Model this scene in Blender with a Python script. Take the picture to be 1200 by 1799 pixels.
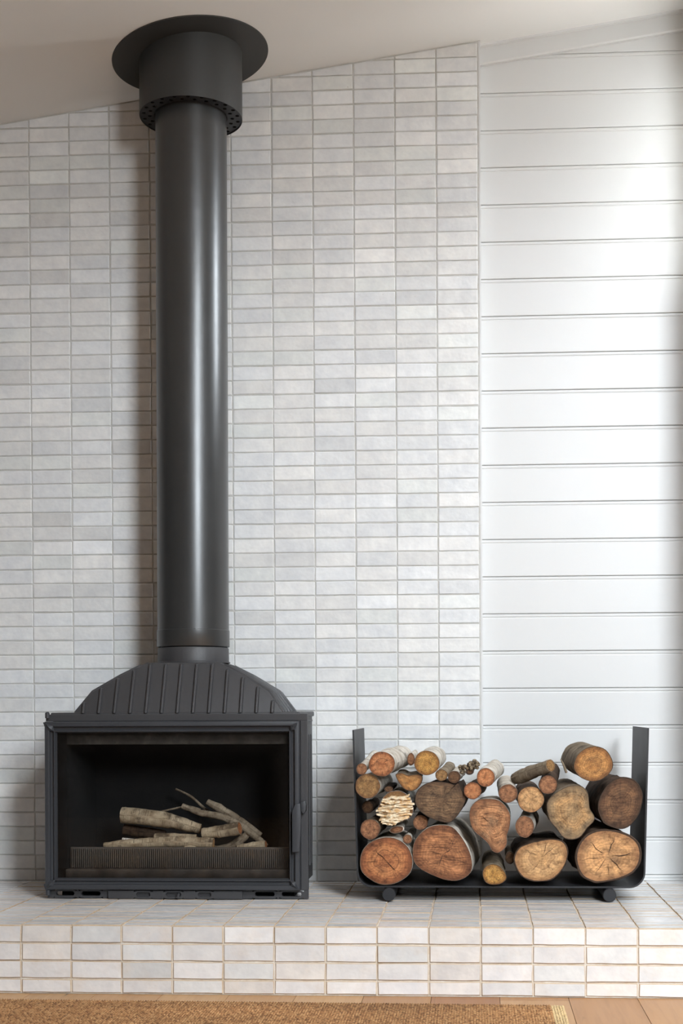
import bpy, bmesh, math, random
from mathutils import Vector, Matrix, noise
random.seed(7)
R = random.Random(11)
for o in list(bpy.data.objects): bpy.data.objects.remove(o)
SC = bpy.context.scene
COL = SC.collection
PI = math.pi

# ------------------------------------------------------------------ camera
H = 0.2018                      # hearth height above the floor
CF, CTH, CRO, CCX, CCY = 2370.5, 0.05813, -0.00431, 695.75, 1242.14   # focal (px of a 1200 px frame), yaw, roll, principal point
CP = Vector((-0.0203, -4.8991, 0.6358 + H))
cam = bpy.data.cameras.new('camera'); camo = bpy.data.objects.new('camera', cam); COL.objects.link(camo)
cam.sensor_fit = 'HORIZONTAL'; cam.sensor_width = 36.0
cam.lens = CF / 1200 * 36
cam.shift_x = -(CCX - 600) / 1200
cam.shift_y = (CCY - 899.5) / 1200
cam.clip_start = 0.05
camo.matrix_world = Matrix.Translation(CP) @ Matrix.Rotation(CTH, 4, 'Z') @ Matrix.Rotation(PI / 2, 4, 'X') @ Matrix.Rotation(CRO, 4, 'Z')
SC.camera = camo

# ------------------------------------------------------------------ daylight
vs = SC.view_settings
SC.display_settings.display_device = 'sRGB'
vs.view_transform = 'Standard'; vs.look = 'None'; vs.gamma = 1.0; vs.use_curve_mapping = False
vs.exposure = -0.24
world = bpy.data.worlds.new('sky'); SC.world = world; world.use_nodes = True
wn = world.node_tree; wn.nodes.clear()
wo = wn.nodes.new('ShaderNodeOutputWorld'); wb = wn.nodes.new('ShaderNodeBackground')
tc = wn.nodes.new('ShaderNodeTexCoord'); sx = wn.nodes.new('ShaderNodeSeparateXYZ'); cr = wn.nodes.new('ShaderNodeValToRGB')
mr = wn.nodes.new('ShaderNodeMapRange'); mr.inputs['From Min'].default_value = -1; mr.inputs['From Max'].default_value = 1
wn.links.new(tc.outputs['Generated'], sx.inputs[0]); wn.links.new(sx.outputs['Z'], mr.inputs['Value']); wn.links.new(mr.outputs[0], cr.inputs[0])
e = cr.color_ramp.elements
e[0].position = 0.49; e[0].color = (0.22, 0.225, 0.22, 1)        # ground outside
e[1].position = 0.51; e[1].color = (0.86, 0.935, 1.0, 1)          # overcast sky
wb.inputs['Strength'].default_value = 90.0
wn.links.new(cr.outputs[0], wb.inputs['Color']); wn.links.new(wb.outputs[0], wo.inputs['Surface'])

FW2 = (1.60, 2.80, 2.10, 3.48)
SK = dict(x0=0.7, x1=1.9, y0=-4.6, y1=-3.3)                 # skylight in the raked ceiling, right of the camera
def portal(name, loc, rot, sx_, sy_):
    l = bpy.data.lights.new(name, 'AREA'); l.shape = 'RECTANGLE'; l.size = sx_; l.size_y = sy_
    l.cycles.is_portal = True
    o = bpy.data.objects.new(name, l); o.location = loc; o.rotation_euler = rot; COL.objects.link(o)
# window openings of the room: (front wall behind the camera, right wall beside the hearth)
FWY = -6.2
RW = dict(x=0.80, spans=[(-0.22, -0.035, 2.38, 3.14)])
portal('high_window_portal', ((FW2[0] + FW2[1]) / 2, FWY - 0.12, (FW2[2] + FW2[3]) / 2), (PI / 2, 0, 0), FW2[1] - FW2[0], FW2[3] - FW2[2])
for y0_, y1_, z0_, z1_ in RW['spans']:
    portal('side_window_portal', (RW['x'] + 0.12, (y0_ + y1_) / 2, (z0_ + z1_) / 2), (PI / 2, 0, PI / 2), y1_ - y0_, z1_ - z0_)

portal('skylight_portal', ((SK['x0'] + SK['x1']) / 2, (SK['y0'] + SK['y1']) / 2, 3.2519 + 0.1415 * (SK['x0'] + SK['x1']) / 2 + 0.16), (0, -math.atan(0.1415), 0), (SK['x1'] - SK['x0']) * 1.01, SK['y1'] - SK['y0'])

# ------------------------------------------------------------------ helpers
_ct, _st, _cr, _sr = math.cos(CTH), math.sin(CTH), math.cos(CRO), math.sin(CRO)
def at(px, py, Y):
    """point of the plane y = Y that the photograph shows at pixel (px, py)"""
    u2, v2 = (px - CCX) / CF, (py - CCY) / CF
    u, v = u2 * _cr + v2 * _sr, -u2 * _sr + v2 * _cr
    d = Vector((-_st + _ct * u, _ct + _st * u, -v))
    return CP + d * ((Y - CP.y) / d.y)
def project(P):
    w = Vector(P) - CP
    D = -_st * w.x + _ct * w.y; u = (_ct * w.x + _st * w.y) / D; v = -w.z / D
    return CCX + CF * (u * _cr - v * _sr), CCY + CF * (u * _sr + v * _cr), D

def tag(o, label=None, cat=None, group=None, kind=None):
    if label: o['label'] = label
    if cat: o['category'] = cat
    if group: o['group'] = group
    if kind: o['kind'] = kind
    return o
def empty(name, loc=(0, 0, 0)):
    o = bpy.data.objects.new(name, None); o.location = loc; o.empty_display_size = 0.05; COL.objects.link(o); return o
def mesh_obj(name, me, mat=None, parent=None):
    o = bpy.data.objects.new(name, me); COL.objects.link(o)
    if mat and not me.materials: me.materials.append(mat)
    if parent is not None:
        o.parent = parent
        q, w = parent, Vector((0, 0, 0))
        while q is not None: w += q.location; q = q.parent
        o.location = -w           # vertices are given in world coordinates
    return o
class MB:
    def __init__(s): s.v = []; s.f = []; s.uv = None; s.fm = []
    def add(s, vs, fs):
        b = len(s.v); s.v += [tuple(p) for p in vs]; s.f += [tuple(b + i for i in f) for f in fs]
        return b
    def box(s, x0, x1, y0, y1, z0, z1):
        s.add([(x0, y0, z0), (x1, y0, z0), (x1, y1, z0), (x0, y1, z0), (x0, y0, z1), (x1, y0, z1), (x1, y1, z1), (x0, y1, z1)],
              [(0, 3, 2, 1), (4, 5, 6, 7), (0, 1, 5, 4), (1, 2, 6, 5), (2, 3, 7, 6), (3, 0, 4, 7)])
        return s
    def prism_y(s, poly, y0, y1):
        """polygon of (x, z) extruded from y0 to y1"""
        n = len(poly)
        s.add([(x, y0, z) for x, z in poly] + [(x, y1, z) for x, z in poly],
              [tuple(range(n)), tuple(range(2 * n - 1, n - 1, -1))] + [(i, n + i, n + (i + 1) % n, (i + 1) % n) for i in range(n)])
        return s
    def tube(s, pts, rads, n=16, cap=True):
        rings = []
        pts = [Vector(p) for p in pts]
        for i, p in enumerate(pts):
            t = (pts[min(i + 1, len(pts) - 1)] - pts[max(i - 1, 0)]).normalized()
            a = t.cross(Vector((0, 0, 1)))
            if a.length < 1e-4: a = Vector((1, 0, 0))
            a.normalize(); b = t.cross(a)
            rings.append([p + (a * math.cos(2 * PI * k / n) + b * math.sin(2 * PI * k / n)) * rads[i] for k in range(n)])
        fs = []
        for i in range(len(rings) - 1):
            for k in range(n): fs.append((i * n + k, i * n + (k + 1) % n, (i + 1) * n + (k + 1) % n, (i + 1) * n + k))
        if cap: fs += [tuple(range(n - 1, -1, -1)), tuple((len(rings) - 1) * n + k for k in range(n))]
        s.add([v for r in rings for v in r], fs)
        return s
    def lathe(s, cx, cy, prof, n=64, close=False):
        """profile of (r, z) about the vertical axis"""
        m = len(prof); vs = []; fs = []
        for r, z in prof:
            for k in range(n):
                a = 2 * PI * k / n; vs.append((cx + r * math.cos(a), cy + r * math.sin(a), z))
        for i in range(m - 1 + (1 if close else 0)):
            j = (i + 1) % m
            for k in range(n): fs.append((i * n + k, i * n + (k + 1) % n, j * n + (k + 1) % n, j * n + k))
        s.add(vs, fs)
        return s
    def frame(s, x0, x1, z0, z1, prof):
        """moulded rectangular frame facing -y with mitred corners; prof = (inset, y)"""
        vs = []; fs = []
        for d, y in prof: vs += [(x0 + d, y, z0 + d), (x1 - d, y, z0 + d), (x1 - d, y, z1 - d), (x0 + d, y, z1 - d)]
        for i in range(len(prof) - 1):
            for k in range(4): fs.append((i * 4 + k, i * 4 + (k + 1) % 4, i * 4 + 4 + (k + 1) % 4, i * 4 + 4 + k))
        s.add(vs, fs)
        return s
    def build(s, name, mat, parent=None, bevel=0, smooth=None, fix=True, seg=2):
        me = bpy.data.meshes.new(name); me.from_pydata(s.v, [], s.f)
        if fix or bevel:
            bm = bmesh.new(); bm.from_mesh(me)
            if fix: bmesh.ops.recalc_face_normals(bm, faces=bm.faces)
            if bevel: bmesh.ops.bevel(bm, geom=[e for e in bm.edges if e.is_manifold and e.calc_face_angle(0) > 0.5], offset=bevel, segments=seg, profile=0.6, affect='EDGES', clamp_overlap=True)
            bm.to_mesh(me); bm.free()
        if smooth:
            me.shade_smooth(); me.set_sharp_from_angle(angle=math.radians(smooth))
        me.materials.append(mat)
        return mesh_obj(name, me, None, parent)

# ------------------------------------------------------------------ materials
def srgb(r, g, b):
    f = lambda c: ((c / 255) / 12.92) if c / 255 <= 0.04045 else (((c / 255) + 0.055) / 1.055) ** 2.4
    return (f(r), f(g), f(b), 1)
class NT:
    def __init__(s, name):
        s.m = bpy.data.materials.new(name); s.m.use_nodes = True; s.t = s.m.node_tree; s.t.nodes.clear()
        s.out = s.n('ShaderNodeOutputMaterial'); s.p = s.n('ShaderNodeBsdfPrincipled'); s.l(s.p.outputs[0], s.out.inputs['Surface'])
    def n(s, t, **k):
        nd = s.t.nodes.new(t)
        for a, v in k.items(): setattr(nd, a, v)
        return nd
    def l(s, a, b): s.t.links.new(a, b)
    def set(s, **k):
        for a, v in k.items(): s.p.inputs[a.replace('_', ' ')].default_value = v
        return s
    def val(s, x, sock):
        if hasattr(x, 'is_linked'): s.l(x, sock)
        else: sock.default_value = x
    def math(s, op, a, b=0.0, c=None, clamp=False):
        nd = s.n('ShaderNodeMath', operation=op, use_clamp=clamp); s.val(a, nd.inputs[0]); s.val(b, nd.inputs[1])
        if c is not None: s.val(c, nd.inputs[2])
        return nd.outputs[0]
    def mix(s, f, a, b, mode='MIX'):
        nd = s.n('ShaderNodeMix', data_type='RGBA', blend_type=mode, clamp_factor=True)
        s.val(f, nd.inputs[0]); s.val(a, nd.inputs[6]); s.val(b, nd.inputs[7]); return nd.outputs[2]
    def noise(s, vec, scale, detail=3, rough=0.5, dist=0.0, d4=None):
        nd = s.n('ShaderNodeTexNoise'); nd.inputs['Scale'].default_value = scale; nd.inputs['Detail'].default_value = detail
        nd.inputs['Roughness'].default_value = rough; nd.inputs['Distortion'].default_value = dist
        if vec is not None: s.l(vec, nd.inputs['Vector'])
        return nd.outputs['Fac']
    def ramp(s, f, stops, interp='LINEAR'):
        nd = s.n('ShaderNodeValToRGB'); nd.color_ramp.interpolation = interp; s.val(f, nd.inputs[0])
        el = nd.color_ramp.elements
        while len(el) < len(stops): el.new(0.5)
        for i, (p, c) in enumerate(stops):
            el[i].position = p; el[i].color = c if hasattr(c, '__len__') else (c, c, c, 1)
        return nd.outputs[0]
    def map(s, vec, scale=(1, 1, 1), loc=(0, 0, 0), rot=(0, 0, 0)):
        nd = s.n('ShaderNodeMapping'); nd.inputs['Scale'].default_value = scale; nd.inputs['Location'].default_value = loc
        nd.inputs['Rotation'].default_value = rot; s.l(vec, nd.inputs['Vector']); return nd.outputs[0]
    def coord(s, which='Object'):
        return s.n('ShaderNodeTexCoord').outputs[which]
    def pos(s): return s.n('ShaderNodeNewGeometry').outputs['Position']
    def bump(s, h, strength, dist):
        nd = s.n('ShaderNodeBump'); nd.inputs['Strength'].default_value = strength; nd.inputs['Distance'].default_value = dist
        s.l(h, nd.inputs['Height']); s.l(nd.outputs[0], s.p.inputs['Normal'])
    def base(s, c): s.val(c, s.p.inputs['Base Color'])
    def rough(s, c): s.val(c, s.p.inputs['Roughness'])

def tile_mat(name, per_object, rough, warm):
    t = NT(name)
    if per_object: tint = t.n('ShaderNodeObjectInfo').outputs['Color']
    else: tint = t.n('ShaderNodeAttribute', attribute_name='tint').outputs['Color']
    P = t.pos()
    n1 = t.noise(P, 14, 3, 0.55); n2 = t.noise(P, 45, 3, 0.6)
    mot = t.math('ADD', t.math('MULTIPLY', n1, 0.7), t.math('MULTIPLY', n2, 0.3))
    c = t.mix(t.ramp(mot, [(0.36, 0), (0.64, 1)]), t.mix(1.0, tint, (0.90, 0.905, 0.915, 1), 'MULTIPLY'), t.mix(1.0, tint, (1.06, 1.055, 1.04, 1), 'MULTIPLY'))
    spots = t.ramp(t.noise(P, 120, 2, 0.6), [(0.735, 0), (0.77, 1)])           # pin holes and bare clay in the glaze
    c = t.mix(t.math('MULTIPLY', spots, 0.55), c, srgb(142, 112, 82))
    if warm:
        st = t.ramp(t.noise(P, 9, 4, 0.6), [(0.52, 0), (0.75, 1)])
        c = t.mix(t.math('MULTIPLY', st, 0.35), c, srgb(214, 190, 165))
    t.base(c); t.rough(t.math('ADD', t.math('MULTIPLY', n2, 0.16), rough)); t.set(Specular_IOR_Level=0.5)
    t.bump(t.math('ADD', t.math('MULTIPLY', t.noise(P, 22, 2, 0.5), 1.0), t.math('MULTIPLY', n2, 0.35)), 0.55, 0.0035)
    return t.m
def grout_mat(name, c1, c2):
    t = NT(name); P = t.pos()
    t.base(t.mix(t.ramp(t.noise(P, 18, 4, 0.7), [(0.35, 0), (0.7, 1)]), c1, c2)); t.rough(0.95)
    t.bump(t.noise(P, 300, 3, 0.7), 0.5, 0.002); return t.m
M = {}
M['tile'] = tile_mat('glazed_tile', True, 0.24, False)
M['tile_field'] = tile_mat('glazed_tile_field', False, 0.24, False)
M['tile_hearth'] = tile_mat('hearth_tile', True, 0.14, True)
M['tile_hearth_field'] = tile_mat('hearth_tile_field', False, 0.14, True)
M['grout'] = grout_mat('wall_grout', srgb(206, 205, 202), srgb(186, 184, 178))
M['grout_hearth'] = grout_mat('hearth_grout', srgb(222, 214, 202), srgb(196, 178, 154))
t = NT('tile_edge_tan'); t.base(t.mix(t.noise(t.pos(), 40, 3, 0.6), srgb(208, 190, 166), srgb(164, 134, 102))); t.rough(0.9); M['edge_tan'] = t.m

def paint(name, c, rough, bscale=90, bs=0.08):
    t = NT(name); P = t.pos()
    v = t.noise(P, 3, 3, 0.5)
    t.base(t.mix(v, c, (c[0] * 0.96, c[1] * 0.96, c[2] * 0.955, 1))); t.rough(rough); t.bump(t.noise(P, bscale, 3, 0.6), bs, 0.002); return t.m
M['ceiling'] = paint('ceiling_plaster', (0.86, 0.86, 0.845, 1), 0.85)
M['board'] = paint('board_paint', (0.66, 0.66, 0.655, 1), 0.42, 60, 0.06)
M['dark_plaster'] = paint('charcoal_plaster', (0.05, 0.05, 0.05, 1), 0.85)
M['plaster'] = paint('room_plaster', (0.74, 0.735, 0.72, 1), 0.85)

def iron(name, c, rough, b=0.15, metal=0.0, scale=260, spec=0.5):
    t = NT(name); P = t.pos()
    n = t.noise(P, 7, 4, 0.6); f = t.noise(P, scale, 3, 0.7)
    t.base(t.mix(n, c, (c[0] * 1.35, c[1] * 1.33, c[2] * 1.3, 1))); t.rough(t.math('ADD', t.math('MULTIPLY', n, 0.12), rough))
    t.set(Metallic=metal, Specular_IOR_Level=spec); t.bump(f, b, 0.0012); return t.m
M['iron'] = iron('cast_iron', (0.035, 0.034, 0.036, 1), 0.44, 0.35)
M['door_iron'] = iron('door_iron', (0.030, 0.031, 0.035, 1), 0.40, 0.22)
M['flue'] = iron('flue_paint', (0.026, 0.026, 0.026, 1), 0.27, 0.05, spec=0.75)
M['flue_dull'] = iron('flue_plate_paint', (0.031, 0.031, 0.030, 1), 0.46, 0.05)
M['steel'] = iron('rack_steel', (0.016, 0.016, 0.018, 1), 0.42, 0.08, spec=0.4)
def soot(name, c1, c2, rough=0.9):
    t = NT(name); P = t.pos()
    t.base(t.mix(t.ramp(t.noise(P, 11, 5, 0.7), [(0.42, 0), (0.72, 1)]), c1, c2)); t.rough(rough); t.bump(t.noise(P, 80, 4, 0.7), 0.4, 0.003); return t.m
M['soot'] = soot('sooty_lining', (0.0018, 0.0016, 0.0016, 1), (0.005, 0.004, 0.0036, 1))
M['baffle'] = soot('grey_baffle', (0.055, 0.048, 0.040, 1), (0.11, 0.095, 0.078, 1))
M['guard'] = soot('rusty_guard', (0.075, 0.062, 0.052, 1), (0.11, 0.075, 0.05, 1), 0.6)
M['ash'] = soot('ash', (0.05, 0.045, 0.04, 1), (0.22, 0.20, 0.18, 1))
# glass: a thin clear pane with a smoky bloom near its borders
t = NT('stove_glass'); g = t.n('ShaderNodeBsdfTransparent'); gl = t.n('ShaderNodeBsdfGlossy'); gl.inputs['Roughness'].default_value = 0.02
fr = t.n('ShaderNodeFresnel'); fr.inputs['IOR'].default_value = 1.45
P = t.coord('Generated'); sp = t.n('ShaderNodeSeparateXYZ'); t.l(P, sp.inputs[0])
ex = t.math('MINIMUM', sp.outputs['X'], t.math('SUBTRACT', 1.0, sp.outputs['X'])); ez = t.math('MINIMUM', sp.outputs['Z'], t.math('SUBTRACT', 1.0, sp.outputs['Z']))
edge = t.math('MINIMUM', t.math('MULTIPLY', ex, 1.6), ez)
nz = t.noise(t.pos(), 16, 5, 0.65)
sm = t.ramp(t.math('SUBTRACT', edge, t.math('MULTIPLY', t.math('SUBTRACT', nz, 0.5), 0.16)), [(0.0, 0.5), (0.10, 0.12), (0.16, 0.03)])
sd = t.n('ShaderNodeBsdfDiffuse'); sd.inputs['Color'].default_value = (0.014, 0.011, 0.009, 1)
m1 = t.n('ShaderNodeMixShader'); t.l(sm, m1.inputs[0]); t.l(g.outputs[0], m1.inputs[1]); t.l(sd.outputs[0], m1.inputs[2])
m2 = t.n('ShaderNodeMixShader'); t.l(t.math('MULTIPLY', fr.outputs[0], 0.3), m2.inputs[0]); t.l(m1.outputs[0], m2.inputs[1]); t.l(gl.outputs[0], m2.inputs[2])
t.l(m2.outputs[0], t.out.inputs['Surface']); M['glass'] = t.m
# clear window glass
t = NT('window_glass'); g = t.n('ShaderNodeBsdfTransparent'); gl = t.n('ShaderNodeBsdfGlossy'); gl.inputs['Roughness'].default_value = 0.0
m1 = t.n('ShaderNodeMixShader'); m1.inputs[0].default_value = 0.06; t.l(g.outputs[0], m1.inputs[1]); t.l(gl.outputs[0], m1.inputs[2]); t.l(m1.outputs[0], t.out.inputs['Surface']); M['pane'] = t.m

def plank_mat():
    t = NT('oak_plank'); P = t.pos(); oi = t.n('ShaderNodeObjectInfo')
    rnd = t.n('ShaderNodeCombineXYZ'); t.l(t.math('MULTIPLY', oi.outputs['Random'], 37.0), rnd.inputs[1]); t.l(t.math('MULTIPLY', oi.outputs['Random'], 9.0), rnd.inputs[2])
    v = t.n('ShaderNodeVectorMath', operation='ADD'); t.l(P, v.inputs[0]); t.l(rnd.outputs[0], v.inputs[1]); Q = v.outputs[0]
    g1 = t.noise(t.map(Q, (60, 3, 1)), 1, 4, 0.6, 0.6); g2 = t.noise(t.map(Q, (9, 1.2, 1)), 1, 3, 0.5, 1.0)
    c = t.mix(g2, oi.outputs['Color'], t.mix(1.0, oi.outputs['Color'], (0.80, 0.74, 0.66, 1), 'MULTIPLY'))
    c = t.mix(t.ramp(g1, [(0.45, 0), (0.75, 0.55)]), c, t.mix(1.0, oi.outputs['Color'], (0.62, 0.53, 0.44, 1), 'MULTIPLY'))
    w = t.n('ShaderNodeTexNoise'); w.inputs['Scale'].default_value = 1; w.inputs['Detail'].default_value = 2; t.l(t.map(Q, (11, 1.6, 1)), w.inputs['Vector'])
    vein = t.math('ABSOLUTE', t.math('SUBTRACT', w.outputs['Fac'], 0.60)); vein = t.math('MULTIPLY', t.ramp(vein, [(0.0, 1), (0.004, 0.7), (0.009, 0)]), t.ramp(t.noise(t.map(Q, (3, 0.8, 1), (5, 5, 0)), 1, 2, 0.5), [(0.5, 0), (0.58, 1)]))
    c = t.mix(t.math('MULTIPLY', vein, 0.75), c, srgb(48, 40, 36))
    t.base(c); t.rough(0.42); t.bump(g1, 0.1, 0.001); return t.m
M['plank'] = plank_mat()
t = NT('floor_gap'); t.set(Base_Color=srgb(70, 50, 34), Roughness=0.9); M['gap'] = t.m
t = NT('jute'); a = t.n('ShaderNodeAttribute', attribute_name='tint'); t.base(a.outputs['Color']); t.rough(0.9); t.bump(t.noise(t.pos(), 700, 3, 0.7), 0.5, 0.001); M['jute'] = t.m
t = NT('jute_backing'); t.set(Base_Color=srgb(104, 74, 44), Roughness=0.95); M['jute_back'] = t.m
t = NT('crack_shade'); t.set(Base_Color=(0.022, 0.013, 0.008, 1), Roughness=0.95); M['crack'] = t.m  # near-black colour painted for the shade inside log cracks

def wood_face(name, c1, c2, rim, speck=0.0, saw=0.5, stain=0.3, rings=9.0, ang=0.0, stainc=(0.03, 0.022, 0.016, 1)):
    t = NT(name); uv = t.n('ShaderNodeUVMap', uv_map='face').outputs[0]
    sp = t.n('ShaderNodeSeparateXYZ'); t.l(uv, sp.inputs[0])
    orr = t.n('ShaderNodeObjectInfo').outputs['Random']; va = t.n('ShaderNodeVectorMath', operation='ADD'); cb = t.n('ShaderNodeCombineXYZ')
    for q in range(3): t.l(t.math('MULTIPLY', orr, 13.0 + 7 * q), cb.inputs[q])
    t.l(uv, va.inputs[0]); t.l(cb.outputs[0], va.inputs[1]); uv = va.outputs[0]
    oi = (hash(name) % 97) * 0.31 if False else (sum(ord(ch) for ch in name) % 97) * 0.31
    r = t.math('SQRT', t.math('ADD', t.math('POWER', sp.outputs[0], 2), t.math('POWER', sp.outputs[1], 2)))
    nz = t.noise(t.map(uv, (1, 1, 1), (oi, oi * 1.7, 0)), 2.2, 3, 0.5)
    rr = t.math('ADD', r, t.math('MULTIPLY', t.math('SUBTRACT', nz, 0.5), 0.35))
    ring = t.math('ADD', t.math('MULTIPLY', t.math('SINE', t.math('MULTIPLY', rr, rings * 2 * PI)), 0.5), 0.5)
    big = t.math('ADD', t.math('MULTIPLY', t.math('SINE', t.math('MULTIPLY', rr, 9.0)), 0.5), 0.5)
    sawn = t.noise(t.map(uv, (1.6, 34, 1), (oi, 0, 0), (0, 0, ang)), 1.0, 4, 0.65, 0.3)
    th = t.math('ARCTAN2', sp.outputs[1], sp.outputs[0])
    rv = t.n('ShaderNodeCombineXYZ'); t.l(t.math('MULTIPLY', th, 9.0), rv.inputs[0]); t.l(t.math('MULTIPLY', r, 1.6), rv.inputs[1]); rv.inputs[2].default_value = oi
    rad_ = t.noise(rv.outputs[0], 1.0, 4, 0.7)
    c = t.mix(t.math('MULTIPLY', big, 0.7), c1, c2)
    heart = t.ramp(rr, [(0.34, 0.0), (0.47, 1.0), (0.53, 0.0), (1.0, 0.0)])
    c = t.mix(t.math('MULTIPLY', heart, t.math('MULTIPLY', orr, 0.5)), c, rim)
    c = t.mix(t.math('MULTIPLY', ring, 0.30), c, rim)
    c = t.mix(t.math('MULTIPLY', t.ramp(rad_, [(0.34, 1), (0.50, 0)]), 0.55), c, t.mix(1.0, c, (0.40, 0.34, 0.30, 1), 'MULTIPLY'))
    c = t.mix(t.math('MULTIPLY', t.ramp(rad_, [(0.54, 0), (0.68, 1)]), 0.35), c, t.mix(1.0, c, (1.45, 1.42, 1.35, 1), 'MULTIPLY'))
    c = t.mix(t.math('MULTIPLY', t.ramp(sawn, [(0.38, 1), (0.54, 0)]), saw), c, t.mix(1.0, c, (0.34, 0.29, 0.26, 1), 'MULTIPLY'))
    c = t.mix(t.math('MULTIPLY', t.ramp(sawn, [(0.54, 0), (0.70, 1)]), saw * 0.6), c, t.mix(1.0, c, (1.6, 1.5, 1.4, 1), 'MULTIPLY'))
    st = t.ramp(t.noise(t.map(uv, (1, 1, 1), (oi * 3, 4, 1)), 1.7, 4, 0.6), [(0.48, 0), (0.70, 1)])
    c = t.mix(t.math('MULTIPLY', st, stain), c, stainc)
    if speck:
        sk = t.noise(t.map(uv, (1, 1, 1), (oi, 9, 3)), 16, 4, 0.75)
        c = t.mix(t.math('MULTIPLY', t.ramp(sk, [(0.36, 1), (0.52, 0)]), speck), c, t.mix(1.0, c, (0.28, 0.22, 0.16, 1), 'MULTIPLY'))
        c = t.mix(t.math('MULTIPLY', t.ramp(sk, [(0.55, 0), (0.68, 1)]), speck * 0.8), c, t.mix(1.0, c, (1.7, 1.5, 1.2, 1), 'MULTIPLY'))
    c = t.mix(t.math('MULTIPLY', t.ramp(t.math('ADD', r, t.math('MULTIPLY', t.math('SUBTRACT', nz, 0.5), 0.2)), [(0.74, 0), (0.97, 1)]), 0.75), c, rim)
    blot = t.noise(t.map(uv, (1, 1, 1), (oi * 2, 1, 7)), 3.2, 5, 0.65)
    c = t.mix(1.0, c, t.ramp(blot, [(0.30, (0.42, 0.38, 0.35, 1)), (0.50, (0.95, 0.95, 0.95, 1)), (0.68, (1.28, 1.26, 1.22, 1))]), 'MULTIPLY')
    t.base(c); t.rough(0.72); t.set(Specular_IOR_Level=0.3)
    t.bump(t.math('ADD', sawn, t.math('MULTIPLY', ring, 0.15)), 0.5, 0.0025); return t.m
def bark_mat(name, c1, c2, dark, lent=0.6, patch=0.4):
    t = NT(name); uv = t.n('ShaderNodeUVMap', uv_map='bark').outputs[0]
    l1 = t.noise(t.map(uv, (18, 240, 1)), 1, 3, 0.6); l2 = t.noise(t.map(uv, (14, 22, 1)), 1, 5, 0.65)
    c = t.mix(t.ramp(l2, [(0.35, 0), (0.65, 1)]), c1, c2)
    c = t.mix(t.math('MULTIPLY', t.ramp(l1, [(0.56, 0), (0.68, 1)]), lent), c, dark)
    c = t.mix(t.math('MULTIPLY', t.ramp(t.noise(t.map(uv, (9, 12, 1), (3, 5, 0)), 1, 5, 0.7), [(0.54, 0), (0.62, 1)]), patch), c, dark)
    t.base(c); t.rough(0.85); t.set(Specular_IOR_Level=0.25)
    t.bump(t.math('ADD', l2, t.math('MULTIPLY', l1, 0.5)), 0.9, 0.004); return t.m
M['birch'] = bark_mat('birch_bark', srgb(226, 219, 208), srgb(178, 166, 150), srgb(52, 42, 34), 0.7, 0.6)
M['greybark'] = bark_mat('grey_bark', srgb(150, 136, 116), srgb(104, 88, 70), srgb(44, 34, 26), 0.6, 0.6)
M['darkbark'] = bark_mat('dark_bark', srgb(92, 72, 56), srgb(52, 40, 32), srgb(24, 18, 14), 0.6, 0.6)
M['tanbark'] = bark_mat('tan_bark', srgb(186, 168, 140), srgb(128, 108, 84), srgb(56, 42, 30), 0.7, 0.75)
t = NT('wart_bark'); t.base(t.mix(t.ramp(t.noise(t.pos(), 160, 4, 0.7), [(0.4, 0), (0.62, 1)]), srgb(52, 42, 34), srgb(150, 132, 104))); t.rough(0.8); M['wart'] = t.m
t = NT('peeling_bark'); uvp = t.pos(); t.base(t.mix(t.ramp(t.noise(uvp, 60, 4, 0.6), [(0.4, 0), (0.66, 1)]), srgb(236, 220, 190), srgb(196, 150, 92))); t.rough(0.7); M['peel'] = t.m
t = NT('inner_bark'); t.base(t.mix(t.noise(t.pos(), 120, 4, 0.7), srgb(122, 80, 52), srgb(64, 40, 26))); t.rough(0.9); M['bast'] = t.m
t = NT('outer_bark_edge'); t.base(t.mix(t.noise(t.pos(), 140, 4, 0.7), srgb(78, 58, 44), srgb(30, 21, 16))); t.rough(0.95); M['bast_dark'] = t.m
M['timber'] = paint('window_timber', (0.70, 0.68, 0.64, 1), 0.5)

# ================================================================== the setting
CZ0, CSL = 3.2519, 0.1415                      # raked ceiling: height at x = 0 and slope
ceil_z = lambda x: CZ0 + CSL * x
XL, XR, YB, YA, YF = -4.9, 0.80, 0.0, 0.06, -6.2     # left wall, right wall, tiled wall, boarded wall, front wall
XR2 = 3.2                                      # the room widens to the right behind the camera
YRET = -0.42

# floor
fl = MB().box(XL, XR2, YF - 0.2, 0.3, -0.06, -0.004).build('floor', M['gap'])
tag(fl, kind='structure')
PW = 0.1965
oak = [srgb(184, 142, 98), srgb(178, 134, 90), srgb(192, 152, 108), srgb(172, 128, 86), srgb(186, 146, 102)]
pb = bmesh.new(); bmesh.ops.create_cube(pb, size=1.0)
pme = bpy.data.meshes.new('plank'); pb.to_mesh(pme); pb.free(); pme.materials.append(M['plank'])
x = 0.4415 - 24 * PW; i = 0
while x < XR2:
    xc = x + PW / 2
    cuts = [-1.0 + 0.002]
    yy = -1.0 - R.uniform(0.6, 2.0)
    if abs(x - 0.0535) < 0.05: yy = -1.04
    while yy > YF: cuts.append(yy); yy -= R.uniform(1.2, 2.2)
    cuts.append(YF)
    for a, b in zip(cuts, cuts[1:]):
        o = mesh_obj('plank', pme, None, fl)
        o.location = (xc, (a + b) / 2, -0.0102 + R.uniform(0, 0.0002)); o.scale = (PW - 0.0016, abs(a - b) - 0.0012, 0.02)
        c = R.choice(oak); o.color = c
        if abs(x + 0.1428) < 0.05: o.color = srgb(158, 110, 72)
        if abs(x + 1.2839 - 0.03) < 0.06: o.color = srgb(196, 148, 104)
    x += PW; i += 1

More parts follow.
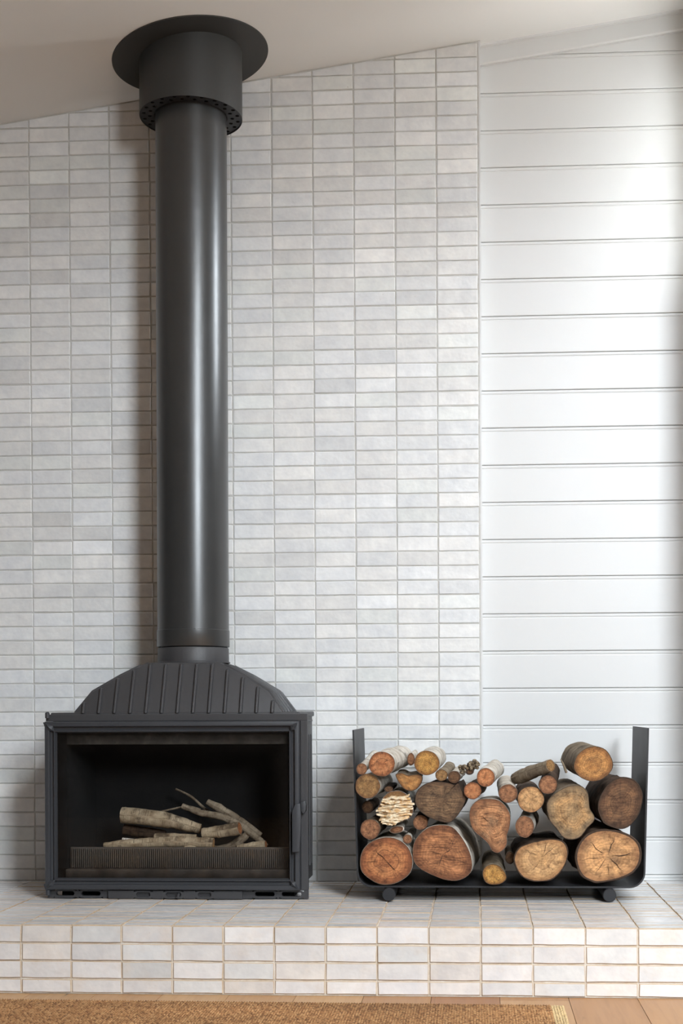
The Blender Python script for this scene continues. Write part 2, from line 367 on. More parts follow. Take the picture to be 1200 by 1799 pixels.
# ceiling
cm = MB(); t_ = 0.12
def ceil_slab(x0, x1, y0, y1):
    cm.add([(x0, y0, ceil_z(x0)), (x1, y0, ceil_z(x1)), (x1, y1, ceil_z(x1)), (x0, y1, ceil_z(x0)), (x0, y0, ceil_z(x0) + t_), (x1, y0, ceil_z(x1) + t_), (x1, y1, ceil_z(x1) + t_), (x0, y1, ceil_z(x0) + t_)],
           [(0, 1, 2, 3), (7, 6, 5, 4), (0, 4, 5, 1), (1, 5, 6, 2), (2, 6, 7, 3), (3, 7, 4, 0)])
ceil_slab(XL - .2, XR2 + .2, SK['y1'], YRET + .15); ceil_slab(XL - .2, XR + .15, YRET + .15, .3); ceil_slab(XL - .2, XR2 + .2, YF - .3, SK['y0'])
ceil_slab(XL - .2, SK['x0'], SK['y0'], SK['y1']); ceil_slab(SK['x1'], XR2 + .2, SK['y0'], SK['y1'])
tag(cm.build('ceiling', M['ceiling']), kind='structure')
sk = MB(); z_ = lambda q: ceil_z(q) + 0.08
sk.add([(SK['x0'], SK['y0'], z_(SK['x0'])), (SK['x1'], SK['y0'], z_(SK['x1'])), (SK['x1'], SK['y1'], z_(SK['x1'])), (SK['x0'], SK['y1'], z_(SK['x0'])), (SK['x0'], SK['y0'], z_(SK['x0']) + .006), (SK['x1'], SK['y0'], z_(SK['x1']) + .006), (SK['x1'], SK['y1'], z_(SK['x1']) + .006), (SK['x0'], SK['y1'], z_(SK['x0']) + .006)],
       [(0, 1, 2, 3), (7, 6, 5, 4), (0, 4, 5, 1), (1, 5, 6, 2), (2, 6, 7, 3), (3, 7, 4, 0)])
tag(sk.build('window_3', M['pane']), kind='structure')

# ---- glazed tiles
TP, TQ = 0.15, 0.05264
def tile_outline(w, h, rr, jit=0.0007):
    xs = [-w / 2, -w / 6 + rr.uniform(-.01, .01), w / 6 + rr.uniform(-.01, .01), w / 2]
    pts = [(x_, -h / 2) for x_ in xs] + [(x_, h / 2) for x_ in reversed(xs)]
    return [(x_ + rr.uniform(-jit, jit), z_ + rr.uniform(-jit, jit)) for x_, z_ in pts]
def tile_geo(poly, th=0.011, bev=0.0016):
    """tile of outline (x, z) facing -y, front face at y = 0"""
    n = len(poly); cx = sum(p[0] for p in poly) / n; cz = sum(p[1] for p in poly) / n
    hx = max(abs(p[0] - cx) for p in poly) + 1e-6; hz = max(abs(p[1] - cz) for p in poly) + 1e-6
    fx, fz = max(0.3, 1 - bev / hx), max(0.3, 1 - bev / hz)
    vs = [(x_, th, z_) for x_, z_ in poly] + [(x_, bev * 0.7, z_) for x_, z_ in poly] + [(cx + (x_ - cx) * fx, 0, cz + (z_ - cz) * fz) for x_, z_ in poly]
    fs = []
    for k in range(n):
        j = (k + 1) % n
        fs += [(k, j, n + j, n + k), (n + k, n + j, 2 * n + j, 2 * n + k)]
    fs.append(tuple(2 * n + k for k in range(n)))
    return vs, fs
def clip_below(poly, zf):
    out = []
    for a, b in zip(poly, poly[1:] + poly[:1]):
        da, db = zf(a[0]) - a[1], zf(b[0]) - b[1]
        if da >= 0: out.append(a)
        if (da >= 0) != (db >= 0):
            s_ = da / (da - db); out.append((a[0] + (b[0] - a[0]) * s_, a[1] + (b[1] - a[1]) * s_))
    return out
TW, TH = TP - 0.0052, TQ - 0.0050
def tan_edge(me, n_per=None):
    # tan colour on the sides and arrises: every face but the glazed front
    me.materials.append(M['edge_tan'])
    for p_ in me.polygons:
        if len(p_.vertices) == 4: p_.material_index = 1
def shade_tile(me):
    me.shade_smooth(); me.set_sharp_from_angle(angle=math.radians(20))
tile_meshes = []
for k in range(14):
    vs_, fs_ = tile_geo(tile_outline(TW, TH, R)); me = bpy.data.meshes.new('tile'); me.from_pydata(vs_, [], fs_); shade_tile(me); me.materials.append(M['tile']); tile_meshes.append(me)
def tint_of(rr):
    b = rr.gauss(0.74, 0.043); k = rr.random()
    if k < 0.4: c = (b * 0.992, b, b * 1.008)
    elif k < 0.62: c = (b * 1.01, b, b * 0.982)
    elif k < 0.75: c = (b * 0.985, b, b * 0.98)
    else: c = (b, b * 0.995, b * 0.985)
    return (c[0], c[1], c[2], 1)
def hearth_tint(rr):
    b = rr.gauss(0.71, 0.035); k = rr.random()
    c = (b * 1.015, b * 0.97, b * 0.94) if k < 0.6 else ((b * .95, b * .93, b * .905) if k < 0.85 else (b * 1.0, b * 0.93, b * 0.87))
    return (c[0], c[1], c[2], 1)
def field_object(name, items, mat, parent):
    """many tiles joined into one part; items = (verts, faces, tint)"""
    V, F, T = [], [], []
    for v_, f_, tn in items:
        b = len(V); V += v_; F += [tuple(b + i_ for i_ in f) for f in f_]; T += [tn] * len(f_)
    me = bpy.data.meshes.new(name); me.from_pydata(V, [], F)
    ca = me.color_attributes.new('tint', 'FLOAT_COLOR', 'CORNER')
    li = 0
    for p_, tn in zip(me.polygons, T):
        for _ in range(p_.loop_total): ca.data[li].color = tn; li += 1
    shade_tile(me); me.materials.append(mat)
    o = mesh_obj(name, me, None, parent); o['kind'] = 'stuff'; return o

# tiled chimney breast
wb_ = MB(); wb_.prism_y([(XL, 0.0), (0.004, 0.0), (0.004, ceil_z(0.004)), (XL, ceil_z(XL))], YB + 0.0032, YA + 0.14)
wall_back = wb_.build('wall_back', M['grout']); tag(wall_back, kind='structure')
edge = MB().prism_y([(0.0040, H), (0.0105, H), (0.0105, ceil_z(0.0105)), (0.0040, ceil_z(0.004))], 0.0025, YA + 0.1).build('trim_2', M['board']); tag(edge, kind='structure')
zm = 1.7
cand = []
Z0 = H - 0.00964
for c in range(-27, 0):
    for r in range(0, 62):
        z0, z1 = Z0 + r * TQ, Z0 + (r + 1) * TQ
        if r == 0: z0 = H - 0.0005
        xm = (c + 0.5) * TP; zc = (z0 + z1) / 2
        if z0 > ceil_z(xm + TP / 2): continue
        xs = xm * (1 + 0.0033 * (zc - zm))
        h_ = z1 - z0 - 0.0050
        full = (r > 0) and z1 < ceil_z(xm - TP / 2) - 0.006
        p = project((xs, 0, zc)); area = (1 / p[2]) ** 2
        hid = (276 - 36 < p[0] < 400 + 20 and 60 < p[1] < 1170) or (80 - 10 < p[0] < 545 and p[1] > 1255) or (640 < p[0] and p[1] > 1370) or (150 < p[0] < 480 and p[1] > 1170) or p[0] < 20
        cand.append((hid, not full, -area, c, r, xs, zc, h_))
cand.sort(key=lambda q: q[:3])
field = []; n_single = 0
for hid, cut, area, c, r, xs, zc, h_ in cand:
    tn = tint_of(R); dx, dz, dy = R.uniform(-.0009, .0009), R.uniform(-.0009, .0009), R.uniform(-.0009, .0007)
    ang = (R.gauss(0, 0.0035), R.gauss(0, 0.0045), R.gauss(0, 0.006))
    if n_single < 300 and not hid and not cut:
        n_single += 1
        o = mesh_obj('tile', tile_meshes[R.randrange(14)], None, wall_back)
        o.location = (xs + dx, dy, zc + dz); o.rotation_euler = (ang[2], ang[0], ang[1]); o.color = tn
    else:
        poly = [(x_ + xs + dx, z_ + zc + dz) for x_, z_ in tile_outline(TW, h_, R)]
        poly = clip_below(poly, lambda q: ceil_z(q) - 0.006)
        if len(poly) < 3 or max(p_[1] for p_ in poly) - min(p_[1] for p_ in poly) < 0.004: continue
        vs_, fs_ = tile_geo(poly)
        mm = Matrix.Rotation(ang[2], 3, 'X') @ Matrix.Rotation(ang[1], 3, 'Z'); cc = Vector((xs, 0, zc))
        field.append(([tuple(mm @ (Vector(v) - cc) + cc + Vector((0, dy, 0))) for v in vs_], fs_, tn))
field_object('tile_field', field, M['tile_field'], wall_back)

# boarded wall in the alcove
wall_al = MB().prism_y([(-0.1, 0.0), (XR + 0.2, 0.0), (XR + 0.2, ceil_z(XR + 0.2)), (-0.1, ceil_z(-0.1))], YA + 0.008, YA + 0.13).build('wall_alcove', M['board'])
tag(wall_al, kind='structure')
BP, BZ = 0.13634, 3.0855
x0b, x1b = 0.0105, XR + 0.005
prof = [(0.0085, 0.0), (0.0045, -0.0004), (0.0010, -0.0013), (0.0, -0.0035), (0.0, -0.0095), (0.0006, -0.0107), (0.0021, -0.0122), (0.0021, -0.0128), (0.0005, -0.0145), (0.0, -0.0165), (0.0, -BP + 0.004), (0.001, -BP + 0.0018), (0.0045, -BP + 0.0008), (0.0085, -BP + 0.0004)]
def board(top, bottom=None):
    pr = [(YA + y, max(top + z, bottom if bottom else -9)) for y, z in prof]
    n = len(pr); mb = MB()
    zt = lambda x_, z_: min(z_, ceil_z(x_) - 0.004)
    mb.add([(x0b, y, zt(x0b, z)) for y, z in pr] + [(x1b, y, zt(x1b, z)) for y, z in pr], [(k, k + 1, n + k + 1, n + k) for k in range(n - 1)])
    o = mb.build('board', M['board'], wall_al, fix=True)
    return o
for k in range(-2, 22):
    top = BZ - k * BP
    if top - BP > ceil_z(x1b): continue
    board(top, H if top - BP < H else None)
# raking cornice board
cn = MB(); yc0 = YA - 0.018
zt = lambda x_: ceil_z(x_) + 0.001
cn.add([(x0b, yc0, zt(x0b)), (x1b, yc0, zt(x1b)), (x1b, yc0, zt(x1b) - 0.066), (x0b, yc0, zt(x0b) - 0.066), (x1b, yc0 + .004, zt(x1b) - 0.071), (x0b, yc0 + .004, zt(x0b) - 0.071), (x1b, YA + .01, zt(x1b) - 0.071), (x0b, YA + .01, zt(x0b) - 0.071),
        (x0b, yc0 - 0.012, zt(x0b)), (x1b, yc0 - 0.012, zt(x1b)), (x1b, yc0 - 0.010, zt(x1b) - 0.007), (x0b, yc0 - 0.010, zt(x0b) - 0.007), (x1b, yc0, zt(x1b) - 0.010), (x0b, yc0, zt(x0b) - 0.010)],
       [(13, 12, 2, 3), (3, 2, 4, 5), (5, 4, 6, 7), (8, 9, 10, 11), (11, 10, 12, 13)])
tag(cn.build('trim_1', M['board'], fix=True), kind='structure')

# room walls out of the frame, with their windows
def wall_with_openings(name, horiz, const, a0, a1, openings, thick, mat):
    """horiz 'x': wall runs along x at y = const; 'y': runs along y at x = const; openings = (from, to, sill, head)"""
    mb = MB()
    def blk(p0, p1, z0, z1):
        if horiz == 'x':
            tz = (lambda q: ceil_z(q) + 0.02) if z1 is None else (lambda q: z1)
            mb.add([(p0, const, z0), (p1, const, z0), (p1, const - thick, z0), (p0, const - thick, z0), (p0, const, tz(p0)), (p1, const, tz(p1)), (p1, const - thick, tz(p1)), (p0, const - thick, tz(p0))],
                   [(0, 3, 2, 1), (4, 5, 6, 7), (0, 1, 5, 4), (1, 2, 6, 5), (2, 3, 7, 6), (3, 0, 4, 7)])
        else:
            mb.box(const, const + thick, p0, p1, z0, z1 if z1 is not None else ceil_z(const) + 0.03)
    a = a0
    for o0, o1, sill, head in sorted(openings):
        blk(a, o0, 0, None); blk(o0, o1, 0, sill); blk(o0, o1, head, None); a = o1
    blk(a, a1, 0, None)
    return tag(mb.build(name, mat), kind='structure')
wall_with_openings('wall_front', 'x', YF, XL, XR2, [FW2], 0.2, M['dark_plaster'])

wall_with_openings('wall_left', 'y', XL - 0.15, YF - 0.2, 0.2, [], 0.15, M['dark_plaster'])
wall_with_openings('wall_far_right', 'y', XR2, YF - 0.2, YRET + 0.15, [], 0.15, M['dark_plaster'])
tag(MB().prism_y([(XR + 0.15, 0), (XR2 + 0.15, 0), (XR2 + 0.15, ceil_z(XR2 + 0.15)), (XR + 0.15, ceil_z(XR + 0.15))], YRET, YRET + 0.15).build('wall_return', M['plaster']), kind='structure')
wall_with_openings('wall_right', 'y', XR, YRET, YA + 0.13, RW['spans'], 0.15, M['plaster'])
def window_unit(name, horiz, const, a0, a1, z0, z1, bars, f=0.03):
    mb = MB(); d = 0.06
    def bx(p0, p1, q0, q1):
        if horiz == 'x': mb.box(p0, p1, const - d, const, q0, q1)
        else: mb.box(const, const + d, p0, p1, q0, q1)
    bx(a0, a1, z0, z0 + f); bx(a0, a1, z1 - f, z1); bx(a0, a0 + f, z0, z1); bx(a1 - f, a1, z0, z1)
    for b in bars: bx(b - 0.03, b + 0.03, z0, z1)
    o = mb.build(name, M['timber'], bevel=0); tag(o, kind='structure')
    pm = MB()
    if horiz == 'x': pm.box(a0 + f, a1 - f, const - d / 2 - .003, const - d / 2 + .003, z0 + f, z1 - f)
    else: pm.box(const + d / 2 - .003, const + d / 2 + .003, a0 + f, a1 - f, z0 + f, z1 - f)
    pm.build('pane', M['pane'], o)
window_unit('window_1', 'x', FWY - 0.05, *FW2, [])
for q_, (a_, b_, c_, d_) in enumerate(RW['spans']):
    window_unit('window_%d' % (q_ + 2), 'y', RW['x'] + 0.05, a_, b_, c_, d_, [], 0.012)

# ================================================================== raised hearth
hearth = empty('tiled_hearth', (-0.5, -0.5, 0))
tag(hearth, 'long raised hearth platform covered in off-white glazed tiles', 'hearth')
XH0 = -1.35493
hb = MB().box(XL + 0.001, XR - 0.001, -1.0 + 0.0035, YB + 0.0030, 0.0, H - 0.0035); hb.box(0.0108, XR - 0.001, 0.003, YA - 0.0005, 0.0, H - 0.0015)
hb.build('mortar_bed', M['grout_hearth'], hearth)
ht = []
for k in range(10):
    vs_, fs_ = tile_geo(tile_outline(TP - 0.0046, TQ - 0.0046, R, 0.0012), bev=0.0013); me = bpy.data.meshes.new('tile'); me.from_pydata(vs_, [], fs_); shade_tile(me); me.materials.append(M['tile_hearth']); tan_edge(me); ht.append(me)
vs_, fs_ = None, None
hf = []
def flat(vs, X, Y):      # lay a wall tile flat: -y becomes +z
    return [(X + x_, Y + z_, H - y_) for x_, y_, z_ in vs]
HL = hearth.location
for k in range(-19, 15):
    xc = XH0 + (k + 0.5) * TP
    if xc - TP / 2 > XR - 0.03: continue
    w = TP; 
    if xc + TP / 2 > XR: w = XR - 0.002 - (xc - TP / 2); xc = xc - TP / 2 + w / 2
    shown = -1.62 < xc < 0.80 and w == TP
    for r in range(4):                                   # front face
        z1 = H - r * TQ; z0 = max(z1 - TQ, 0.002); tn = hearth_tint(R)
        hh = z1 - z0
        o_pos = (xc + R.uniform(-.0006, .0006), -1.0 + R.uniform(-.0008, .0008), (z0 + z1) / 2 + R.uniform(-.0005, .0005))
        if shown and -1.5 < xc < 0.66:
            if r < 3: me = ht[R.randrange(10)]
            else:
                v2, f2 = tile_geo(tile_outline(TP - .0046, hh - .0046, R, .0008)); me = bpy.data.meshes.new('tile'); me.from_pydata(v2, [], f2); shade_tile(me); me.materials.append(M['tile_hearth']); tan_edge(me)
            o = mesh_obj('tile', me, None, hearth); o.location = Vector(o_pos) - HL; o.rotation_euler = (R.gauss(0, .006), R.gauss(0, .002), R.gauss(0, .004)); o.color = tn
        else:
            v2, f2 = tile_geo(tile_outline(w - .0046, hh - .0046, R, .0008)); hf.append(([(a + o_pos[0], b + o_pos[1], c + o_pos[2]) for a, b, c in v2], f2, tn))
    for r in range(20):                                  # top face
        yc = -1.0 + 0.0005 + (r + 0.5) * TQ; ww = TQ
        if r == 19:
            if xc < 0.09: continue
            ww = YA - 0.002 - (yc - TQ / 2); yc = yc - TQ / 2 + ww / 2
        tn = hearth_tint(R); b = R.uniform(0.95, 1.08); tn = (tn[0] * b * 0.98, tn[1] * b, tn[2] * b * 1.03, 1)
        under = (-1.42 < xc < -0.60 and -0.44 < yc)
        p = project((xc, yc, H))
        if shown and not under and r < 19 and -60 < p[0] < 1250:
            o = mesh_obj('tile', ht[R.randrange(10)], None, hearth)
            o.location = Vector((xc + R.uniform(-.001, .001), yc, H + R.uniform(-.0008, .0008))) - HL
            o.rotation_euler = (-PI / 2 + R.gauss(0, .008), R.gauss(0, .003), R.choice((0, PI)) * 0 + R.gauss(0, .003)); o.color = tn
        else:
            v2, f2 = tile_geo(tile_outline(w - .0046, ww - .0046, R, .0008)); hf.append((flat(v2, xc, yc), [tuple(reversed(f)) for f in f2] if False else f2, tn))
field_object('tile_field', hf, M['tile_hearth_field'], hearth)

# ================================================================== flue
FCX, FCY = -0.9945, -0.235
SY = -0.462                                        # plane of the stove's front casting
HTOP = at(310, 1163, SY + 0.05).z                  # top of the stove's hood
fx = lambda px, py=700: at(px, py, FCY).x
fz = lambda py, px=337: at(px, py, FCY).z
FR = (fx(400) - fx(276)) / 2; FCX = (fx(400) + fx(276)) / 2
flue = empty('flue_pipe', (FCX, FCY, fz(1163)))
tag(flue, 'tall charcoal flue pipe with round ceiling plate above the stove', 'flue')
z_band0, z_band1 = fz(1137), fz(1108)
z_cas = fz(208)                                   # bottom of the vented casing
CR = (at(427, 190, FCY).x - at(249, 190, FCY).x) / 2 - 0.001
zc_c = ceil_z(FCX)
MB().lathe(FCX, FCY, [(FR - 0.004, z_band0 + 0.002), (FR - 0.001, z_band0 + 0.004), (FR - 0.001, z_cas + 0.03), (FR - 0.001, zc_c - 0.02)], 96).build('pipe', M['flue'], flue, smooth=40)
MB().lathe(FCX, FCY, [(FR - 0.006, z_band0), (FR + 0.0006, z_band0), (FR + 0.0014, z_band0 + 0.0015), (FR + 0.0014, z_band1 - 0.001), (FR + 0.0006, z_band1), (FR - 0.003, z_band1)], 96).build('joint_band', M['flue'], flue, smooth=30)
MB().lathe(FCX, FCY, [(FR - 0.03, HTOP + 0.0005), (FR + 0.003, HTOP + 0.0005), (FR + 0.003, HTOP + 0.004), (FR - 0.001, HTOP + 0.006), (FR - 0.002, z_band0 - 0.006), (FR - 0.004, z_band0 - 0.003), (FR - 0.012, z_band0 - 0.003), (FR - 0.012, z_band0 + 0.006)], 96).build('spigot', M['iron'], flue, smooth=40)
cas = MB()
nC = 96; vs_, fs_ = [], []
for k in range(nC):
    a = 2 * PI * k / nC; x_, y_ = FCX + CR * math.cos(a), FCY + CR * math.sin(a)
    vs_ += [(x_, y_, z_cas), (x_, y_, ceil_z(x_) - 0.002), (FCX + (CR - .002) * math.cos(a), FCY + (CR - .002) * math.sin(a), z_cas), (FCX + (CR - .002) * math.cos(a), FCY + (CR - .002) * math.sin(a), z_cas + 0.02)]
for k in range(nC):
    j = (k + 1) % nC
    fs_ += [(4 * k, 4 * j, 4 * j + 1, 4 * k + 1), (4 * k, 4 * k + 2, 4 * j + 2, 4 * j), (4 * k + 2, 4 * k + 3, 4 * j + 3, 4 * j + 2)]
cas.add(vs_, fs_)
casing = cas.build('casing', M['flue_dull'], flue, smooth=40)
# perforated ring that closes the casing from below: two staggered rows of round holes
pr = MB(); nh = 22; z_r = z_cas + 0.0035
r_a, r_b, r_c = FR + 0.001, (FR + CR) / 2 + 0.002, CR - 0.0015
for band, (ri, ro) in enumerate(((r_a, r_b), (r_b, r_c))):
    for k in range(nh):
        a0 = 2 * PI * (k + 0.5 * band) / nh; a1 = a0 + 2 * PI / nh; am = (a0 + a1) / 2
        rh = (ri + ro) / 2 + (0.003 if band == 0 else -0.002)
        outer = []
        for m in range(4): outer.append((ro, a0 + (a1 - a0) * m / 4))
        outer.append((ro, a1)); outer.append((rh, a1))
        for m in range(4): outer.append((ri, a1 - (a1 - a0) * m / 4))
        outer.append((ri, a0)); outer.append((rh, a0))
        n = len(outer)
        cxh, cyh = FCX + rh * math.cos(am), FCY + rh * math.sin(am)
        O = [(FCX + r_ * math.cos(a), FCY + r_ * math.sin(a)) for r_, a in outer]
        I = []
        for (px_, py_) in O:
            d_ = math.atan2(py_ - cyh, px_ - cxh); I.append((cxh + 0.0070 * math.cos(d_), cyh + 0.0070 * math.sin(d_)))
        pr.add([(x_, y_, z_r) for x_, y_ in O] + [(x_, y_, z_r) for x_, y_ in I] + [(x_, y_, z_r + 0.003) for x_, y_ in I],
               [(q, (q + 1) % n, n + (q + 1) % n, n + q) for q in range(n)] + [(n + q, n + (q + 1) % n, 2 * n + (q + 1) % n, 2 * n + q) for q in range(n)])
pr.build('vent_ring', M['steel'], casing, fix=False)
dk = MB(); dk.lathe(FCX, FCY, [(FR, z_cas + 0.06), (CR - 0.003, z_cas + 0.06)], 48).build('casing_inside', M['soot'], casing, fix=False)
# round plate under the raked ceiling
PRr = 0.272; tl = math.atan(CSL); pl = MB(); vs_ = []; fs_ = []; nP = 128
pc = Vector((FCX, FCY - 0.004, ceil_z(FCX))); ux = Vector((math.cos(tl), 0, math.sin(tl))); uy = Vector((0, 1, 0)); un = ux.cross(uy)
for (r_, h_) in ((CR - 0.01, -0.0045), (PRr - 0.001, -0.0045), (PRr, -0.0035), (PRr, -0.0003)):
    for k in range(nP):
        a = 2 * PI * k / nP; yy = r_ * math.sin(a)
        v_ = pc + ux * (r_ * math.cos(a)) + uy * yy + un * h_
        v_.y = min(v_.y, -0.002); vs_.append(tuple(v_))
for i in range(3):
    for k in range(nP): fs_.append((i * nP + k, i * nP + (k + 1) % nP, (i + 1) * nP + (k + 1) % nP, (i + 1) * nP + k))
pl.add(vs_, fs_); pl.build('ceiling_plate', M['flue_dull'], flue, smooth=30)

# ================================================================== stove
SY = -0.462                                        # plane of the front casting
sxp = lambda px, Y=SY: at(px, 1420, Y).x
szp = lambda py, Y=SY: at(310, py, Y).z
SXL, SXR = sxp(81), sxp(541); SZT, SZB = szp(1254.5), szp(1580)
SZB = H + 0.0025
stove = empty('wood_stove', ((SXL + SXR) / 2, -0.28, H)); 
tag(stove, 'wide black cast-iron wood stove with glass door and ribbed hood', 'stove')
GX0, GX1, GZ0, GZ1 = sxp(101), sxp(514), szp(1546), szp(1283)      # glass
DX0, DX1, DZ0, DZ1 = sxp(82), sxp(528), szp(1562.5), szp(1267)     # door
YBK = -0.055
# side panels, back and top of the body
bx0, bx1 = SXL + 0.018, sxp(549, YBK)
bd = MB()
zbase = H + 0.03
bd.box(bx0, bx0 + 0.012, SY + 0.02, YBK, zbase, SZT - 0.008); bd.box(bx1 - 0.012, bx1, SY + 0.02, YBK, zbase, SZT - 0.008)
bd.box(bx0 + 0.012, bx1 - 0.012, YBK - 0.012, YBK, zbase, SZT - 0.008); bd.box(bx0 + 0.012, bx1 - 0.012, SY + 0.02, YBK - 0.012, zbase, zbase + 0.012)
body = bd.build('body', M['iron'], stove, bevel=0.0015)
for k in range(6):                                  # convection fins cast on the right and left sides
    yk = SY + 0.06 + k * 0.055
    for sx_, s_ in ((bx1, 1), (bx0, -1)):
        MB().box(min(sx_, sx_ + s_ * 0.008), max(sx_, sx_ + s_ * 0.008), yk, yk + 0.007, zbase + 0.05, SZT - 0.075).build('side_fin', M['iron'], body, bevel=0.0025)
foot_b = MB().box(bx0 + 0.02, bx1 - 0.02, SY + 0.05, YBK - 0.02, H + 0.0025, zbase).build('plinth', M['soot'], stove)
# top plate with rounded overhang
tp = MB(); tx0, tx1 = SXL + 0.012, sxp(552.5, YBK)
tp.box(tx0, tx1, SY + 0.012, YBK + 0.004, SZT - 0.012, SZT + 0.006)
tp.build('top_plate', M['iron'], stove, bevel=0.006, smooth=40, seg=3)
lip = MB().box(tx1 - 0.03, tx1 + 0.001, SY + 0.10, YBK - 0.05, SZT - 0.030, SZT - 0.022).build('side_lip', M['iron'], stove, bevel=0.003)
# front casting: surround of the door
fc = MB()
fc.box(SXL, SXR, SY, SY + 0.022, DZ1 + 0.0005, SZT)                              # head
fc.box(DX1 + 0.0005, SXR, SY, SY + 0.022, szp(1563.5), DZ1 + 0.0005)            # right stile
fc.box(SXL + 0.004, GX0 - 0.004, SY + 0.004, SY + 0.022, szp(1563.5), DZ1); fc.box(GX1 + 0.004, DX1 + 0.0005, SY + 0.004, SY + 0.022, szp(1563.5), DZ1)
fc.box(GX0 - 0.004, GX1 + 0.004, SY + 0.004, SY + 0.022, szp(1563.5), GZ0 - 0.004); fc.box(GX0 - 0.004, GX1 + 0.004, SY + 0.004, SY + 0.022, GZ1 + 0.004, DZ1)
front = fc.build('front_casting', M['iron'], stove, bevel=0.002)
# bottom rail with slotted air holes
def slotted(mb, x0, x1, z0, z1, y0, y1, slots):
    xs = [x0]
    for a, b in slots: xs += [a - 0.008, b + 0.008]
    xs.append(x1)
    for i in range(0, len(xs), 2): mb.box(xs[i], xs[i + 1], y0, y1, z0, z1)
    zc = (z0 + z1) / 2 + 0.001
    for a, b in slots:
        rs = min(0.0075, (z1 - z0) * 0.3); n = 16
        I = []
        for k in range(n):
            an = 2 * PI * (k + 0.5) / n; cx = (b - rs) if math.cos(an) > 0 else (a + rs)
            I.append((cx + rs * math.cos(an), zc + rs * math.sin(an)))
        xa, xb = a - 0.008, b + 0.008
        O = []
        for k in range(n):
            an = 2 * PI * (k + 0.5) / n; c_, s_ = math.cos(an), math.sin(an); q = max(abs(c_), abs(s_))
            O.append(((xa + xb) / 2 + c_ / q * (xb - xa) / 2, (z0 + z1) / 2 + s_ / q * (z1 - z0) / 2))
        mb.add([(x_, y0, z_) for x_, z_ in O] + [(x_, y0, z_) for x_, z_ in I] + [(x_, y1, z_) for x_, z_ in I],
               [(k, (k + 1) % n, n + (k + 1) % n, n + k) for k in range(n)] + [(n + k, n + (k + 1) % n, 2 * n + (k + 1) % n, 2 * n + k) for k in range(n)])
zr1 = szp(1563.5)
rl = MB(); slotted(rl, SXL + 0.004, SXR, SZB, zr1, SY, SY + 0.014, [(sxp(98), sxp(130)), (sxp(142), sxp(176)), (sxp(447), sxp(482)), (sxp(494), sxp(529))])
rail = rl.build('bottom_rail', M['iron'], stove, fix=True)
ap = MB(); slotted(ap, sxp(191), sxp(426), SZB - 0.0003, szp(1564.5), SY - 0.011, SY - 0.001, [(sxp(240), sxp(265)), (sxp(292), sxp(319)), (sxp(348), sxp(372))])
airp = ap.build('air_control_plate', M['iron'], stove, fix=True)
MB().tube([(sxp(315), SY - 0.011, szp(1570)), (sxp(315), SY - 0.022, szp(1571)), (sxp(315), SY - 0.028, szp(1575))], [0.004, 0.005, 0.006], 12).build('air_lever', M['iron'], airp, smooth=50)
# door
dm = MB(); yd = SY
dm.frame(DX0, DX1, DZ0, DZ1, [(0.0, yd), (0.0, yd - 0.018), (0.003, yd - 0.0225), (0.0065, yd - 0.0235), (0.0145, yd - 0.0235), (0.0165, yd - 0.0215), (0.0185, yd - 0.011), (0.0265, yd - 0.0095), (0.0285, yd - 0.0115), (0.0305, yd - 0.0185), (0.0335, yd - 0.0185), (0.0365, yd - 0.008), (0.0385, yd - 0.002)])
door = dm.build('door', M['door_iron'], stove, smooth=25)
gp = MB().box(GX0 - 0.006, GX1 + 0.006, yd - 0.004, yd - 0.0005, GZ0 - 0.006, GZ1 + 0.006).build('glass', M['glass'], door)
for cx, cz, a, b in ((DX0, DZ1, 1, -1), (DX1, DZ1, -1, -1), (DX0, DZ0, 1, 1), (DX1, DZ0, -1, 1)):   # faceted corner pieces
    s_ = 0.030; o_ = 0.004
    p = lambda u, v, y: (cx + a * u, yd - y, cz + b * v)
    mb = MB(); mb.add([p(o_, o_, 0.0235), p(s_, o_ + 0.010, 0.022), p(s_ + 0.004, s_ + 0.004, 0.018), p(o_ + 0.010, s_, 0.022), p(o_ + 0.012, o_ + 0.012, 0.034), p(s_ - 0.004, s_ - 0.004, 0.029)],
                      [(0, 1, 4), (0, 4, 3), (1, 2, 5), (1, 5, 4), (2, 3, 5), (3, 4, 5)])
    mb.build('corner_boss', M['door_iron'], door)
for zz in (szp(1256), szp(1568)):
    hm = MB(); hm.lathe(sxp(85.5), SY - 0.010, [(0.0, zz + 0.011), (0.004, zz + 0.0115), (0.0075, zz + 0.008), (0.0075, zz - 0.009), (0.0, zz - 0.010)], 20)
    hm.build('hinge_pin', M['door_iron'], door, smooth=40)
for (za, zb) in ((szp(1268), szp(1276)), (szp(1553), szp(1563))):
    MB().prism_y([(sxp(79), za), (sxp(94), za), (sxp(94), zb), (sxp(82), zb)], yd - 0.020, yd - 0.002).build('hinge_lug', M['door_iron'], door, bevel=0.002)
# handle
hp = [(515.6, 1424), (521, 1411), (530, 1410), (531.5, 1436), (530.5, 1462), (528.5, 1494), (515.6, 1495)]
hd = MB().prism_y([(sxp(a), szp(b)) for a, b in hp], yd - 0.040, yd - 0.0225).build('handle', M['door_iron'], door, bevel=0.004, smooth=40)
MB().prism_y([(sxp(a), szp(b)) for a, b in [(530, 1408), (537, 1406), (540, 1412), (539, 1424), (535, 1429), (531, 1424)]], yd - 0.034, yd - 0.002).build('latch', M['door_iron'], door, bevel=0.003, smooth=40)
